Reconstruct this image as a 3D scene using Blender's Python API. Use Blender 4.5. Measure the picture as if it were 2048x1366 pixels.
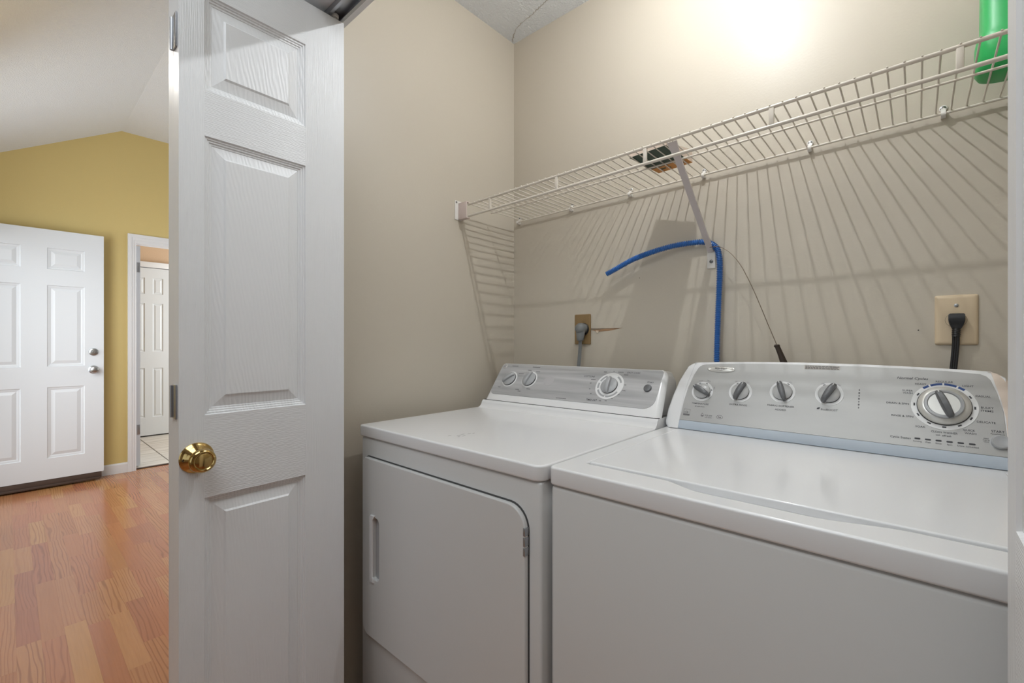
import bpy, bmesh, math, random
from mathutils import Matrix, Vector
random.seed(7)
for o in list(bpy.data.objects):
    bpy.data.objects.remove(o)
SC = bpy.context.scene
COL = SC.collection
PI = math.pi
R = math.radians

# ------------------------------------------------------------------ camera
cam_data = bpy.data.cameras.new('camera')
cam_data.sensor_width = 36.0
cam_data.lens = 903.0 / 2048.0 * 36.0
cam_data.clip_start = 0.02
cam = bpy.data.objects.new('camera', cam_data)
cam.location = (0, 0, 1.16)
cam.rotation_euler = (R(90), 0, R(41.83))
COL.objects.link(cam)
SC.camera = cam

# ------------------------------------------------------------------ world, exposure, area lights
SC.view_settings.view_transform = 'Standard'
SC.view_settings.look = 'None'
SC.view_settings.exposure = 0.0
SC.view_settings.gamma = 1.0
SC.view_settings.use_curve_mapping = False
world = bpy.data.worlds.new('world')
SC.world = world
world.use_nodes = True
bg = world.node_tree.nodes['Background']
bg.inputs[0].default_value = (0.75, 0.85, 1.0, 1)
bg.inputs[1].default_value = 0.28

def area(name, loc, direction, sx, sy, power, color=(1, 1, 1), spread=180):
    l = bpy.data.lights.new(name, 'AREA')
    l.shape = 'RECTANGLE'
    l.size, l.size_y = sx, sy
    l.energy = power
    l.color = color
    l.spread = R(spread)
    o = bpy.data.objects.new(name, l)
    o.location = loc
    o.rotation_euler = Vector(direction).to_track_quat('-Z', 'Y').to_euler()
    COL.objects.link(o)
    return o
# daylight through the open entry door and the window beside it; the other lamps are added, unseen fill
area('added_overhead_fill', (-0.45, -0.35, 2.42), (0, 0, -1), 1.1, 0.9, 15, (0.91, 0.97, 1.0))  # added overhead fill in front of the closet, no known fixture
area('entry_daylight', (-4.70, -0.40, 1.05), (0, 1, -0.25), 0.78, 1.95, 8, (0.90, 0.96, 1.0), 110)
area('unseen_daylight', (-3.70, -0.34, 1.50), (-0.45, 1, 0.0), 0.85, 1.15, 25, (0.90, 0.96, 1.0), 170)
area('added_overhead_fill', (-2.75, -0.10, 2.50), (0, 0, -1), 0.35, 0.35, 17, (1.0, 0.97, 0.93), 150)  # added downlight that brightens the near floor
area('unseen_daylight', (-1.2, -2.15, 1.45), (-0.35, 1, 0.0), 1.8, 1.5, 4, (0.82, 0.93, 1.0), 160)  # unseen source added to light the machine fronts
area('unseen_daylight', (-3.3, 3.65, 1.5), (-0.1, -1, 0.55), 2.6, 1.8, 34, (0.86, 0.95, 1.0), 170)  # unseen source added, tilted up to brighten the ceiling
area('unseen_daylight', (-6.0, 2.9, 1.5), (-0.2, -1, 0.0), 1.2, 1.4, 46, (0.86, 0.94, 1.0), 170)  # unseen source added to light the far room, no window there

BULB = (-0.39, 0.962, 2.29)
pl = bpy.data.lights.new('bulb_light', 'POINT')
pl.energy = 14.3
pl.color = (0.95, 0.98, 1.0)
pl.shadow_soft_size = 0.0065
po = bpy.data.objects.new('bulb_light', pl)
po.location = BULB
COL.objects.link(po)

# ------------------------------------------------------------------ materials
MATS = {}
def new_mat(name):
    m = bpy.data.materials.new(name)
    m.use_nodes = True
    return m, m.node_tree.nodes, m.node_tree.links, m.node_tree.nodes['Principled BSDF']

def mat(name, color, rough=0.5, metal=0.0, spec=0.5, coat=0.0, noise=None, bump=None, trans=0.0, detail=4.0):
    """noise=(scale, amount) varies the tone; bump=(scale, strength, distance)"""
    if name in MATS:
        return MATS[name]
    m, N, L, b = new_mat(name)
    b.inputs['Base Color'].default_value = (*color, 1)
    b.inputs['Roughness'].default_value = rough
    b.inputs['Metallic'].default_value = metal
    b.inputs['Specular IOR Level'].default_value = spec
    b.inputs['Coat Weight'].default_value = coat
    b.inputs['Coat Roughness'].default_value = 0.08
    tc = N.new('ShaderNodeTexCoord')
    if noise:
        n = N.new('ShaderNodeTexNoise'); n.inputs['Scale'].default_value = noise[0]
        n.inputs['Detail'].default_value = detail
        L.new(tc.outputs['Object'], n.inputs['Vector'])
        mx = N.new('ShaderNodeMix'); mx.data_type = 'RGBA'
        mx.inputs[6].default_value = (*[c * (1 - noise[1]) for c in color], 1)
        mx.inputs[7].default_value = (*[min(1, c * (1 + noise[1])) for c in color], 1)
        L.new(n.outputs['Fac'], mx.inputs[0]); L.new(mx.outputs[2], b.inputs['Base Color'])
    if bump:
        n = N.new('ShaderNodeTexNoise'); n.inputs['Scale'].default_value = bump[0]
        n.inputs['Detail'].default_value = detail
        L.new(tc.outputs['Object'], n.inputs['Vector'])
        bp = N.new('ShaderNodeBump'); bp.inputs['Strength'].default_value = bump[1]
        bp.inputs['Distance'].default_value = bump[2]
        L.new(n.outputs['Fac'], bp.inputs['Height']); L.new(bp.outputs[0], b.inputs['Normal'])
    MATS[name] = m
    return m

def srgb(r, g, b):
    f = lambda c: (c / 255 / 12.92) if c / 255 <= 0.04045 else ((c / 255 + 0.055) / 1.055) ** 2.4
    return (f(r), f(g), f(b))

M_BEIGE = mat('beige_wall_paint', srgb(196, 187, 172), 0.42, spec=0.45, bump=(170, 0.06, 0.004), noise=(1.2, 0.015))
M_YELLOW = mat('yellow_wall_paint', srgb(208, 186, 124), 0.6, bump=(120, 0.15, 0.004), noise=(1.5, 0.03))
M_PEACH = mat('peach_wall_paint', srgb(206, 176, 146), 0.7, bump=(120, 0.2, 0.004))
M_TRIM = mat('white_trim_paint', srgb(226, 226, 228), 0.35, noise=(30, 0.01))
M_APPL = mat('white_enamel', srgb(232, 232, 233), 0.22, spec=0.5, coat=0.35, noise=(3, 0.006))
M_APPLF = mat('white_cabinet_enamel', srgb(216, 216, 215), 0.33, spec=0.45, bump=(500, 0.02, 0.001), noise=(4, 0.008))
M_DOORW = mat('white_smooth_door_paint', srgb(216, 219, 223), 0.4, bump=(80, 0.03, 0.002))
M_SHELF = mat('white_vinyl_coated_wire', srgb(220, 212, 200), 0.35)
M_SHELF_PLASTIC = mat('white_shelf_plastic', srgb(226, 222, 216), 0.4)
M_BRACE = mat('pale_painted_steel', srgb(205, 196, 194), 0.4)
M_SCREW = mat('screw_steel', srgb(120, 120, 120), 0.3, metal=1.0)
M_STEEL = mat('brushed_steel', srgb(168, 170, 174), 0.35, metal=0.8)
M_NICKEL = mat('satin_nickel', srgb(180, 182, 184), 0.3, metal=1.0)
M_BRASS = mat('polished_brass', srgb(196, 166, 108), 0.12, metal=1.0)
M_BLACK = mat('black_plastic', srgb(26, 26, 28), 0.4)
M_CORD_GREY = mat('grey_cord_vinyl', srgb(120, 122, 122), 0.45)
M_BROWN_PLATE = mat('brown_outlet_plastic', srgb(142, 116, 78), 0.4)
M_IVORY = mat('ivory_outlet_plastic', srgb(212, 192, 162), 0.4)
M_HOSE = mat('blue_ribbed_plastic', srgb(42, 104, 178), 0.28, spec=0.6)
M_DARK_HANDLE = mat('dark_brown_handle', srgb(48, 36, 26), 0.5)
M_THINSTEEL = mat('thin_spring_steel', srgb(150, 135, 120), 0.3, metal=1.0)
M_GREEN = mat('green_bottle_plastic', srgb(28, 168, 84), 0.35, noise=(6, 0.03))
M_INK = mat('dark_grey_ink', srgb(62, 62, 66), 0.6)
M_INKL = mat('mid_grey_ink', srgb(110, 108, 110), 0.6)
M_BLUEINK = mat('blue_ink', srgb(26, 66, 132), 0.5)
M_RINGW = mat('white_dial_ring', srgb(232, 232, 232), 0.4)
M_GREYK = mat('grey_knob_plastic', srgb(100, 101, 103), 0.3)
M_GREYK2 = mat('light_grey_knob_plastic', srgb(168, 169, 171), 0.3)
M_SILVERK = mat('silver_knob_skirt', srgb(205, 203, 198), 0.25, metal=0.35)
M_STRIP = mat('pale_blue_grey_strip', srgb(180, 190, 201), 0.42, spec=0.3)
M_GAP = mat('dark_rubber_gap', srgb(40, 38, 36), 0.7)
M_SWEEP = mat('dark_brown_door_sweep', srgb(74, 58, 50), 0.6, noise=(15, 0.25))
M_CAP_TINT = mat('reflection_tinted_cap', srgb(222, 206, 192), 0.4)  # warm reflected light put into the right end cap's colour

def popcorn():
    m, N, L, b = new_mat('popcorn_ceiling')
    b.inputs['Base Color'].default_value = (*srgb(232, 235, 238), 1)
    b.inputs['Roughness'].default_value = 0.9
    tc = N.new('ShaderNodeTexCoord')
    v = N.new('ShaderNodeTexNoise'); v.inputs['Scale'].default_value = 150; v.inputs['Detail'].default_value = 4
    L.new(tc.outputs['Object'], v.inputs['Vector'])
    r = N.new('ShaderNodeValToRGB'); r.color_ramp.elements[0].position = 0.42; r.color_ramp.elements[1].position = 0.62
    L.new(v.outputs['Fac'], r.inputs['Fac'])
    bp = N.new('ShaderNodeBump'); bp.inputs['Strength'].default_value = 0.55; bp.inputs['Distance'].default_value = 0.006
    L.new(r.outputs['Color'], bp.inputs['Height']); L.new(bp.outputs[0], b.inputs['Normal'])
    return m
M_POP = popcorn()

def grain_paint(name, color, axis='v', rough=0.38, strength=0.35):
    """white moulded hardboard with embossed oak grain; object coords, x = across the leaf, z = up"""
    m, N, L, b = new_mat(name)
    b.inputs['Base Color'].default_value = (*color, 1)
    b.inputs['Roughness'].default_value = rough
    b.inputs['Specular IOR Level'].default_value = 0.5
    tc = N.new('ShaderNodeTexCoord')
    mp = N.new('ShaderNodeMapping')
    w = N.new('ShaderNodeTexWave'); w.wave_type = 'BANDS'
    if axis == 'v':          # grain lines run up the stile
        mp.inputs['Scale'].default_value = (1.0, 1.0, 0.03)
        w.bands_direction = 'Y'
        w.inputs['Scale'].default_value = 110; w.inputs['Distortion'].default_value = 9
        w.inputs['Detail'].default_value = 3; w.inputs['Detail Scale'].default_value = 3.0
    elif axis == 'h':        # grain lines run along the rail
        mp.inputs['Scale'].default_value = (0.10, 0.10, 1.0)
        w.bands_direction = 'Z'
        w.inputs['Scale'].default_value = 105; w.inputs['Distortion'].default_value = 7
        w.inputs['Detail'].default_value = 3; w.inputs['Detail Scale'].default_value = 2.0
    else:                    # cathedral figure on the raised panels
        mp.inputs['Scale'].default_value = (1.0, 1.0, 0.22)
        w.wave_type = 'RINGS'; w.rings_direction = 'X'
        w.inputs['Scale'].default_value = 46; w.inputs['Distortion'].default_value = 6
        w.inputs['Detail'].default_value = 3; w.inputs['Detail Scale'].default_value = 1.2
    L.new(tc.outputs['Object'], mp.inputs['Vector']); L.new(mp.outputs[0], w.inputs['Vector'])
    n = N.new('ShaderNodeTexNoise'); n.inputs['Scale'].default_value = 9
    L.new(tc.outputs['Object'], n.inputs['Vector'])
    mu = N.new('ShaderNodeMath'); mu.operation = 'MULTIPLY'
    L.new(w.outputs['Fac'], mu.inputs[0]); L.new(n.outputs['Fac'], mu.inputs[1])
    bp = N.new('ShaderNodeBump'); bp.inputs['Strength'].default_value = strength; bp.inputs['Distance'].default_value = 0.0015
    L.new(mu.outputs[0], bp.inputs['Height']); L.new(bp.outputs[0], b.inputs['Normal'])
    return m
C_LEAF = srgb(228, 229, 231)
M_GV = grain_paint('white_grained_stile', C_LEAF, 'v')
M_GH = grain_paint('white_grained_rail', C_LEAF, 'h')
M_GP = grain_paint('white_grained_panel', C_LEAF, 'p')

def oak(name, brick):
    m, N, L, b = new_mat(name)
    b.inputs['Roughness'].default_value = 0.27
    b.inputs['Coat Weight'].default_value = 0.3
    b.inputs['Coat Roughness'].default_value = 0.16
    b.inputs['Specular IOR Level'].default_value = 0.55
    tc = N.new('ShaderNodeTexCoord')
    oi = N.new('ShaderNodeObjectInfo')
    # per-stave offset so no two staves share a figure
    mul = N.new('ShaderNodeMath'); mul.operation = 'MULTIPLY'; mul.inputs[1].default_value = 37.0
    add = N.new('ShaderNodeVectorMath'); add.operation = 'ADD'
    if brick:
        bt = N.new('ShaderNodeTexBrick')
        bt.inputs['Scale'].default_value = 1.0
        bt.inputs['Brick Width'].default_value = 0.40; bt.inputs['Row Height'].default_value = 0.0655
        bt.inputs['Mortar Size'].default_value = 0.0006
        bt.inputs['Color1'].default_value = (0, 0, 0, 1); bt.inputs['Color2'].default_value = (1, 1, 1, 1)
        bt.inputs['Mortar'].default_value = (0.3, 0.3, 0.3, 1)
        L.new(tc.outputs['Object'], bt.inputs['Vector'])
        rnd = bt.outputs['Color']
    else:
        rnd = oi.outputs['Random']
    L.new(rnd, mul.inputs[0]); L.new(tc.outputs['Object'], add.inputs[0]); L.new(mul.outputs[0], add.inputs[1])
    mp = N.new('ShaderNodeMapping'); mp.inputs['Scale'].default_value = (0.13, 1.0, 1.0)
    L.new(add.outputs[0], mp.inputs['Vector'])
    w = N.new('ShaderNodeTexWave'); w.wave_type = 'BANDS'; w.bands_direction = 'Y'
    w.inputs['Scale'].default_value = 24; w.inputs['Distortion'].default_value = 17
    w.inputs['Detail'].default_value = 2.0; w.inputs['Detail Scale'].default_value = 0.55
    L.new(mp.outputs[0], w.inputs['Vector'])
    fine = N.new('ShaderNodeTexNoise'); fine.inputs['Scale'].default_value = 110; fine.inputs['Detail'].default_value = 3
    mp2 = N.new('ShaderNodeMapping'); mp2.inputs['Scale'].default_value = (0.05, 1.0, 1.0)
    L.new(add.outputs[0], mp2.inputs['Vector']); L.new(mp2.outputs[0], fine.inputs['Vector'])
    tone = N.new('ShaderNodeValToRGB')
    e = tone.color_ramp.elements
    e[0].position = 0.0; e[0].color = (*srgb(160, 100, 70), 1)
    e[1].position = 1.0; e[1].color = (*srgb(182, 134, 82), 1)
    for p, c in ((0.25, (172, 110, 74)), (0.5, (168, 112, 72)), (0.75, (176, 122, 82))):
        x = e.new(p); x.color = (*srgb(*c), 1)
    L.new(rnd, tone.inputs['Fac'])
    ramp = N.new('ShaderNodeValToRGB')
    ramp.color_ramp.elements[0].position = 0.02; ramp.color_ramp.elements[0].color = (0.66, 0.56, 0.48, 1)
    ramp.color_ramp.elements[1].position = 0.34; ramp.color_ramp.elements[1].color = (1, 1, 1, 1)
    L.new(w.outputs['Fac'], ramp.inputs['Fac'])
    mx = N.new('ShaderNodeMix'); mx.data_type = 'RGBA'; mx.blend_type = 'MULTIPLY'
    wm_ = N.new('ShaderNodeMath'); wm_.operation = 'MULTIPLY_ADD'; wm_.inputs[1].default_value = 7.31; wm_.inputs[2].default_value = 0.2
    wf_ = N.new('ShaderNodeMath'); wf_.operation = 'FRACT'
    L.new(rnd, wm_.inputs[0]); L.new(wm_.outputs[0], wf_.inputs[0]); L.new(wf_.outputs[0], mx.inputs[0])
    L.new(tone.outputs['Color'], mx.inputs[6]); L.new(ramp.outputs['Color'], mx.inputs[7])
    r2 = N.new('ShaderNodeValToRGB')
    r2.color_ramp.elements[0].color = (0.82, 0.80, 0.78, 1); r2.color_ramp.elements[1].color = (1.08, 1.08, 1.08, 1)
    L.new(fine.outputs['Fac'], r2.inputs['Fac'])
    mx2 = N.new('ShaderNodeMix'); mx2.data_type = 'RGBA'; mx2.blend_type = 'MULTIPLY'; mx2.inputs[0].default_value = 1.0
    L.new(mx.outputs[2], mx2.inputs[6]); L.new(r2.outputs['Color'], mx2.inputs[7])
    L.new(mx2.outputs[2], b.inputs['Base Color'])
    bp = N.new('ShaderNodeBump'); bp.inputs['Strength'].default_value = 0.06; bp.inputs['Distance'].default_value = 0.001
    L.new(w.outputs['Fac'], bp.inputs['Height']); L.new(bp.outputs[0], b.inputs['Normal'])
    return m
M_OAK = oak('laminate_oak_stave', False)
M_OAKB = oak('laminate_oak_floor', True)

def streak_silver(name, c0, c1, scale, metal, rough, distort, zs=1.0):
    m, N, L, b = new_mat(name)
    tc = N.new('ShaderNodeTexCoord'); mp = N.new('ShaderNodeMapping')
    mp.inputs['Scale'].default_value = (0.25, 1, zs)
    L.new(tc.outputs['Object'], mp.inputs['Vector'])
    n = N.new('ShaderNodeTexNoise'); n.inputs['Scale'].default_value = scale; n.inputs['Detail'].default_value = 4
    n.inputs['Distortion'].default_value = distort
    L.new(mp.outputs[0], n.inputs['Vector'])
    r = N.new('ShaderNodeValToRGB')
    r.color_ramp.elements[0].position = 0.35; r.color_ramp.elements[1].position = 0.68
    r.color_ramp.elements[0].color = (*c0, 1); r.color_ramp.elements[1].color = (*c1, 1)
    L.new(n.outputs['Fac'], r.inputs['Fac']); L.new(r.outputs['Color'], b.inputs['Base Color'])
    b.inputs['Metallic'].default_value = metal; b.inputs['Roughness'].default_value = rough
    return m
M_SILV_W = streak_silver('silver_washer_fascia', srgb(166, 165, 163), srgb(174, 173, 171), 12, 0.25, 0.38, 0)
M_SILV_D = streak_silver('silver_rippled_dryer_fascia', srgb(164, 164, 166), srgb(192, 192, 193), 10, 0.15, 0.35, 0.4, 5.0)

def tile_mat():
    m, N, L, b = new_mat('pale_striated_tile')
    tc = N.new('ShaderNodeTexCoord'); mp = N.new('ShaderNodeMapping')
    mp.inputs['Scale'].default_value = (5, 0.5, 1)
    L.new(tc.outputs['Object'], mp.inputs['Vector'])
    n = N.new('ShaderNodeTexNoise'); n.inputs['Scale'].default_value = 4; n.inputs['Detail'].default_value = 5
    L.new(mp.outputs[0], n.inputs['Vector'])
    r = N.new('ShaderNodeValToRGB')
    r.color_ramp.elements[0].position = 0.3; r.color_ramp.elements[0].color = (*srgb(172, 164, 152), 1)
    r.color_ramp.elements[1].position = 0.6; r.color_ramp.elements[1].color = (*srgb(212, 206, 196), 1)
    L.new(n.outputs['Fac'], r.inputs['Fac']); L.new(r.outputs['Color'], b.inputs['Base Color'])
    b.inputs['Roughness'].default_value = 0.35
    return m
M_TILE = tile_mat()
M_GROUT = mat('dark_grout', srgb(108, 102, 94), 0.8, noise=(20, 0.1))
M_CARD_G = mat('dark_green_print', srgb(52, 74, 62), 0.5, noise=(25, 0.2))
M_CARD_O = mat('orange_print', srgb(206, 138, 62), 0.5, noise=(25, 0.15))
M_CARD_P = mat('pale_pink_card', srgb(216, 198, 184), 0.6, noise=(15, 0.04))

# ------------------------------------------------------------------ mesh helpers
def link(o, parent=None):
    COL.objects.link(o)
    if parent is not None:
        o.parent = parent
        m = parent.get('_wl')
        o.matrix_parent_inverse = Matrix.Translation(-Vector(root_loc(parent)))
    return o

_LOC = {}
def root_loc(p):
    return _LOC.get(p.name, (0, 0, 0))

def mesh_obj(name, verts, faces, m, parent=None, smooth=False):
    me = bpy.data.meshes.new(name)
    me.from_pydata([tuple(v) for v in verts], [], faces)
    me.update()
    if m: me.materials.append(m)
    if smooth: me.shade_smooth()
    return link(bpy.data.objects.new(name, me), parent)

def bm_obj(name, bm, m, parent=None, smooth=False, angle=None):
    me = bpy.data.meshes.new(name)
    bmesh.ops.recalc_face_normals(bm, faces=bm.faces)
    bm.to_mesh(me); bm.free()
    for x in (m if isinstance(m, (list, tuple)) else [m]): me.materials.append(x)
    if smooth:
        me.shade_smooth()
        if angle: me.set_sharp_from_angle(angle=R(angle))
    return link(bpy.data.objects.new(name, me), parent)

def box_bm(x0, x1, y0, y1, z0, z1, bevel=0.0, seg=2):
    bm = bmesh.new()
    bmesh.ops.create_cube(bm, size=1)
    for v in bm.verts:
        v.co = Vector(((x0 + x1) / 2 + v.co.x * (x1 - x0), (y0 + y1) / 2 + v.co.y * (y1 - y0), (z0 + z1) / 2 + v.co.z * (z1 - z0)))
    if bevel > 0:
        bmesh.ops.bevel(bm, geom=list(bm.edges), offset=bevel, segments=seg, affect='EDGES', profile=0.5)
    return bm

def box(name, x0, x1, y0, y1, z0, z1, m, parent=None, bevel=0.0, seg=2):
    return bm_obj(name, box_bm(x0, x1, y0, y1, z0, z1, bevel, seg), m, parent, smooth=bevel > 0, angle=40)

def join_boxes(name, boxes, m, parent=None, bevel=0.0):
    bm = bmesh.new()
    for b in boxes:
        t = box_bm(*b, bevel)
        me = bpy.data.meshes.new('t'); t.to_mesh(me); t.free()
        bm.from_mesh(me); bpy.data.meshes.remove(me)
    return bm_obj(name, bm, m, parent, smooth=bevel > 0, angle=40)

def plate(name, loops, t, bevel, M, m, parent=None, res=2):
    """2D outline(s), the later ones holes, extruded from local z=0 to z=t with rounded top and bottom edges; M places it."""
    cu = bpy.data.curves.new(name, 'CURVE'); cu.dimensions = '2D'; cu.fill_mode = 'BOTH'
    cu.extrude = max(t / 2 - bevel, 0.00001); cu.bevel_depth = bevel; cu.bevel_resolution = res
    cu.offset = -bevel
    for lp in loops:
        s = cu.splines.new('POLY'); s.points.add(len(lp) - 1); s.use_cyclic_u = True
        for p, q in zip(s.points, lp): p.co = (q[0], q[1], 0, 1)
    tmp = bpy.data.objects.new('tmp', cu); COL.objects.link(tmp)
    dg = bpy.context.evaluated_depsgraph_get()
    me = bpy.data.meshes.new_from_object(tmp.evaluated_get(dg))
    bpy.data.objects.remove(tmp); bpy.data.curves.remove(cu)
    me.name = name; me.materials.clear(); me.materials.append(m)
    me.transform(M @ Matrix.Translation((0, 0, t / 2)))
    me.shade_smooth(); me.set_sharp_from_angle(angle=R(38))
    return link(bpy.data.objects.new(name, me), parent)

def rrect(x0, x1, y0, y1, r, n=5, rs=None):
    """rounded rectangle loop; rs = radii (bl, br, tr, tl)"""
    rs = rs or (r, r, r, r)
    out = []
    for (cx, cy, a0, q) in ((x0, y0, 180, 0), (x1, y0, 270, 1), (x1, y1, 0, 2), (x0, y1, 90, 3)):
        rr = rs[q]
        if rr <= 1e-6:
            out.append((cx, cy)); continue
        ox = cx + (rr if q in (0, 3) else -rr); oy = cy + (rr if q in (0, 1) else -rr)
        for i in range(n + 1):
            a = R(a0 + 90 * i / n)
            out.append((ox + rr * math.cos(a), oy + rr * math.sin(a)))
    return out

def ellipse(cx, cy, rx, ry, n=32):
    return [(cx + rx * math.cos(2 * PI * i / n), cy + ry * math.sin(2 * PI * i / n)) for i in range(n)]

def prism(name, prof, x0, x1, m, parent=None, bevel=0.0, seg=3, angle=35):
    """profile of (y, z) points extruded along X"""
    bm = bmesh.new()
    a = [bm.verts.new((x0, y, z)) for y, z in prof]
    b = [bm.verts.new((x1, y, z)) for y, z in prof]
    bm.faces.new(a); bm.faces.new(b[::-1])
    n = len(prof)
    for i in range(n):
        bm.faces.new((a[i], b[i], b[(i + 1) % n], a[(i + 1) % n]))
    if bevel:
        bmesh.ops.bevel(bm, geom=list(bm.edges), offset=bevel, segments=seg, affect='EDGES', profile=0.5, clamp_overlap=True)
    return bm_obj(name, bm, m, parent, smooth=True, angle=angle)

def sweep_bm(pts, rad, seg=8, cap=True, flat=1.0):
    pts = [Vector(p) for p in pts]
    bm = bmesh.new(); rings = []
    T0 = (pts[1] - pts[0]).normalized()
    up = Vector((0, 0, 1)) if abs(T0.z) < 0.9 else Vector((0, 1, 0))
    N0 = T0.cross(up).normalized()
    for i, p in enumerate(pts):
        T = (pts[min(i + 1, len(pts) - 1)] - pts[max(i - 1, 0)]).normalized()
        N0 = (N0 - T * N0.dot(T)).normalized(); B = T.cross(N0)
        r = rad(i) if callable(rad) else rad
        rings.append([bm.verts.new(p + N0 * (r * math.cos(2 * PI * k / seg)) + B * (r * flat * math.sin(2 * PI * k / seg))) for k in range(seg)])
    for a, b in zip(rings, rings[1:]):
        for k in range(seg):
            bm.faces.new((a[k], a[(k + 1) % seg], b[(k + 1) % seg], b[k]))
    if cap:
        bm.faces.new(rings[0][::-1]); bm.faces.new(rings[-1])
    return bm

def tube(name, pts, rad, m, parent=None, seg=8, cap=True, flat=1.0):
    return bm_obj(name, sweep_bm(pts, rad, seg, cap, flat), m, parent, smooth=True, angle=50)

def spline(pts, n=12):
    """Catmull-Rom through the points"""
    P = [Vector(p) for p in pts]; P = [2 * P[0] - P[1]] + P + [2 * P[-1] - P[-2]]
    out = []
    for i in range(1, len(P) - 2):
        for k in range(n):
            t = k / n
            a, b, c, d = P[i - 1:i + 3]
            out.append(0.5 * ((2 * b) + (c - a) * t + (2 * a - 5 * b + 4 * c - d) * t * t + (3 * b - a - 3 * c + d) * t ** 3))
    out.append(P[-2])
    return out

def lathe_bm(prof, seg=32, M=None):
    bm = bmesh.new(); rings = []
    for r, h in prof:
        if r < 1e-6: rings.append([bm.verts.new((0, 0, h))])
        else: rings.append([bm.verts.new((r * math.cos(2 * PI * k / seg), r * math.sin(2 * PI * k / seg), h)) for k in range(seg)])
    for a, b in zip(rings, rings[1:]):
        for k in range(seg):
            k2 = (k + 1) % seg
            if len(a) == 1 and len(b) == 1: continue
            if len(a) == 1: bm.faces.new((a[0], b[k2], b[k]))
            elif len(b) == 1: bm.faces.new((a[k], a[k2], b[0]))
            else: bm.faces.new((a[k], a[k2], b[k2], b[k]))
    if len(rings[0]) > 1: bm.faces.new(rings[0][::-1])
    if len(rings[-1]) > 1: bm.faces.new(rings[-1])
    if M is not None: bm.transform(M)
    return bm

def lathe(name, prof, M, m, parent=None, seg=32, angle=35):
    return bm_obj(name, lathe_bm(prof, seg, M), m, parent, smooth=True, angle=angle)

def thing(name, label, cat, loc, group=None, kind=None):
    o = bpy.data.objects.new(name, None)
    o.empty_display_size = 0.05
    o.location = loc
    COL.objects.link(o)
    _LOC[o.name] = tuple(loc)
    tag(o, label, cat, group, kind)
    return o

def tag(o, label=None, cat=None, group=None, kind=None):
    if label: o['label'] = label
    if cat: o['category'] = cat
    if group: o['group'] = group
    if kind: o['kind'] = kind
    return o

def struct(o, label=None, cat=None):
    return tag(o, label, cat, kind='structure')

def frame(origin, u, v):
    u = Vector(u).normalized(); v = Vector(v).normalized(); n = u.cross(v)
    M = Matrix.Identity(4)
    for i in range(3):
        M[i][0], M[i][1], M[i][2], M[i][3] = u[i], v[i], n[i], origin[i]
    return M

def text_mesh(name, body, M, u, v, width, height, m, parent, thick=0.0002, shear=0.0, rot=0.0, lift=0.0006):
    """lettering centred on (u, v), fitted to width x height (capital height)"""
    cu = bpy.data.curves.new(name, 'FONT'); cu.body = body; cu.size = 1; cu.extrude = 0.0; cu.shear = shear; cu.offset = 0.006
    cu.resolution_u = 2
    tmp = bpy.data.objects.new('tmp', cu); COL.objects.link(tmp)
    dg = bpy.context.evaluated_depsgraph_get()
    me = bpy.data.meshes.new_from_object(tmp.evaluated_get(dg))
    bpy.data.objects.remove(tmp); bpy.data.curves.remove(cu)
    xs = [q.co.x for q in me.vertices]; ys = [q.co.y for q in me.vertices]
    if not xs: return None
    w = max(xs) - min(xs); ymax = max(ys); ymin = max(min(ys), 0)
    sx = width / w; sy = height / (ymax - ymin)
    S = Matrix.Diagonal((sx, sy, 1, 1)) @ Matrix.Translation((-(max(xs) + min(xs)) / 2, -(ymax + ymin) / 2, 0))
    me.transform(M @ Matrix.Translation((u, v, lift)) @ Matrix.Rotation(rot, 4, 'Z') @ S)
    me.name = name; me.materials.clear(); me.materials.append(m)
    return link(bpy.data.objects.new(name, me), parent)

# ================================================================== THE SETTING
XL, YB, ZC = -1.29, 1.454, 2.44       # closet left wall, back wall, ceiling
XR = 0.42
wb = struct(box('wall_back', XL - 0.12, XR + 0.12, YB, YB + 0.12, 0, 2.56, M_BEIGE), 'beige painted wall behind the two white machines', 'wall')
wl = struct(box('wall_left', XL - 0.12, XL, 0.50, YB, 0, 3.2, M_BEIGE), 'beige closet side wall at the left of the dryer', 'wall')
wr = struct(box('wall_right', XR, XR + 0.12, 0.62, YB, 0, 3.2, M_BEIGE), 'beige closet side wall to the right of the washer', 'wall')
cc = struct(box('ceiling', XL, XR, 0.62, YB, ZC, ZC + 0.06, M_POP), 'textured white closet ceiling above the wire shelf', 'ceiling')
# opening wall: header and right return
struct(join_boxes('wall_front', [(XL - 0.12, 1.72, 0.50, 0.62, 2.05, 3.2), (0.24, 1.72, 0.50, 0.62, 0, 2.05), (XL, -1.262, 0.50, 0.62, 0, 2.05)], M_BEIGE), 'beige wall over and beside the closet opening', 'wall')
struct(box('trim_1', -1.262, 0.24, 0.495, 0.625, 2.032, 2.05, M_TRIM), 'white head jamb over the folding closet door', 'trim')
struct(box('trim_2', -1.262, -1.246, 0.495, 0.625, 0, 2.032, M_TRIM), 'white side jamb behind the folding closet door', 'trim')
struct(box('trim_3', 0.224, 0.24, 0.495, 0.625, 0, 2.032, M_TRIM), 'white side jamb at the right of the closet opening', 'trim')
struct(join_boxes('trim_4', [(-1.32, -1.255, 0.483, 0.495, 0, 2.10), (0.233, 0.298, 0.483, 0.495, 0, 2.10), (-1.255, 0.233, 0.483, 0.495, 2.04, 2.10)], M_TRIM), 'white casing around the closet opening', 'trim')
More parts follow.
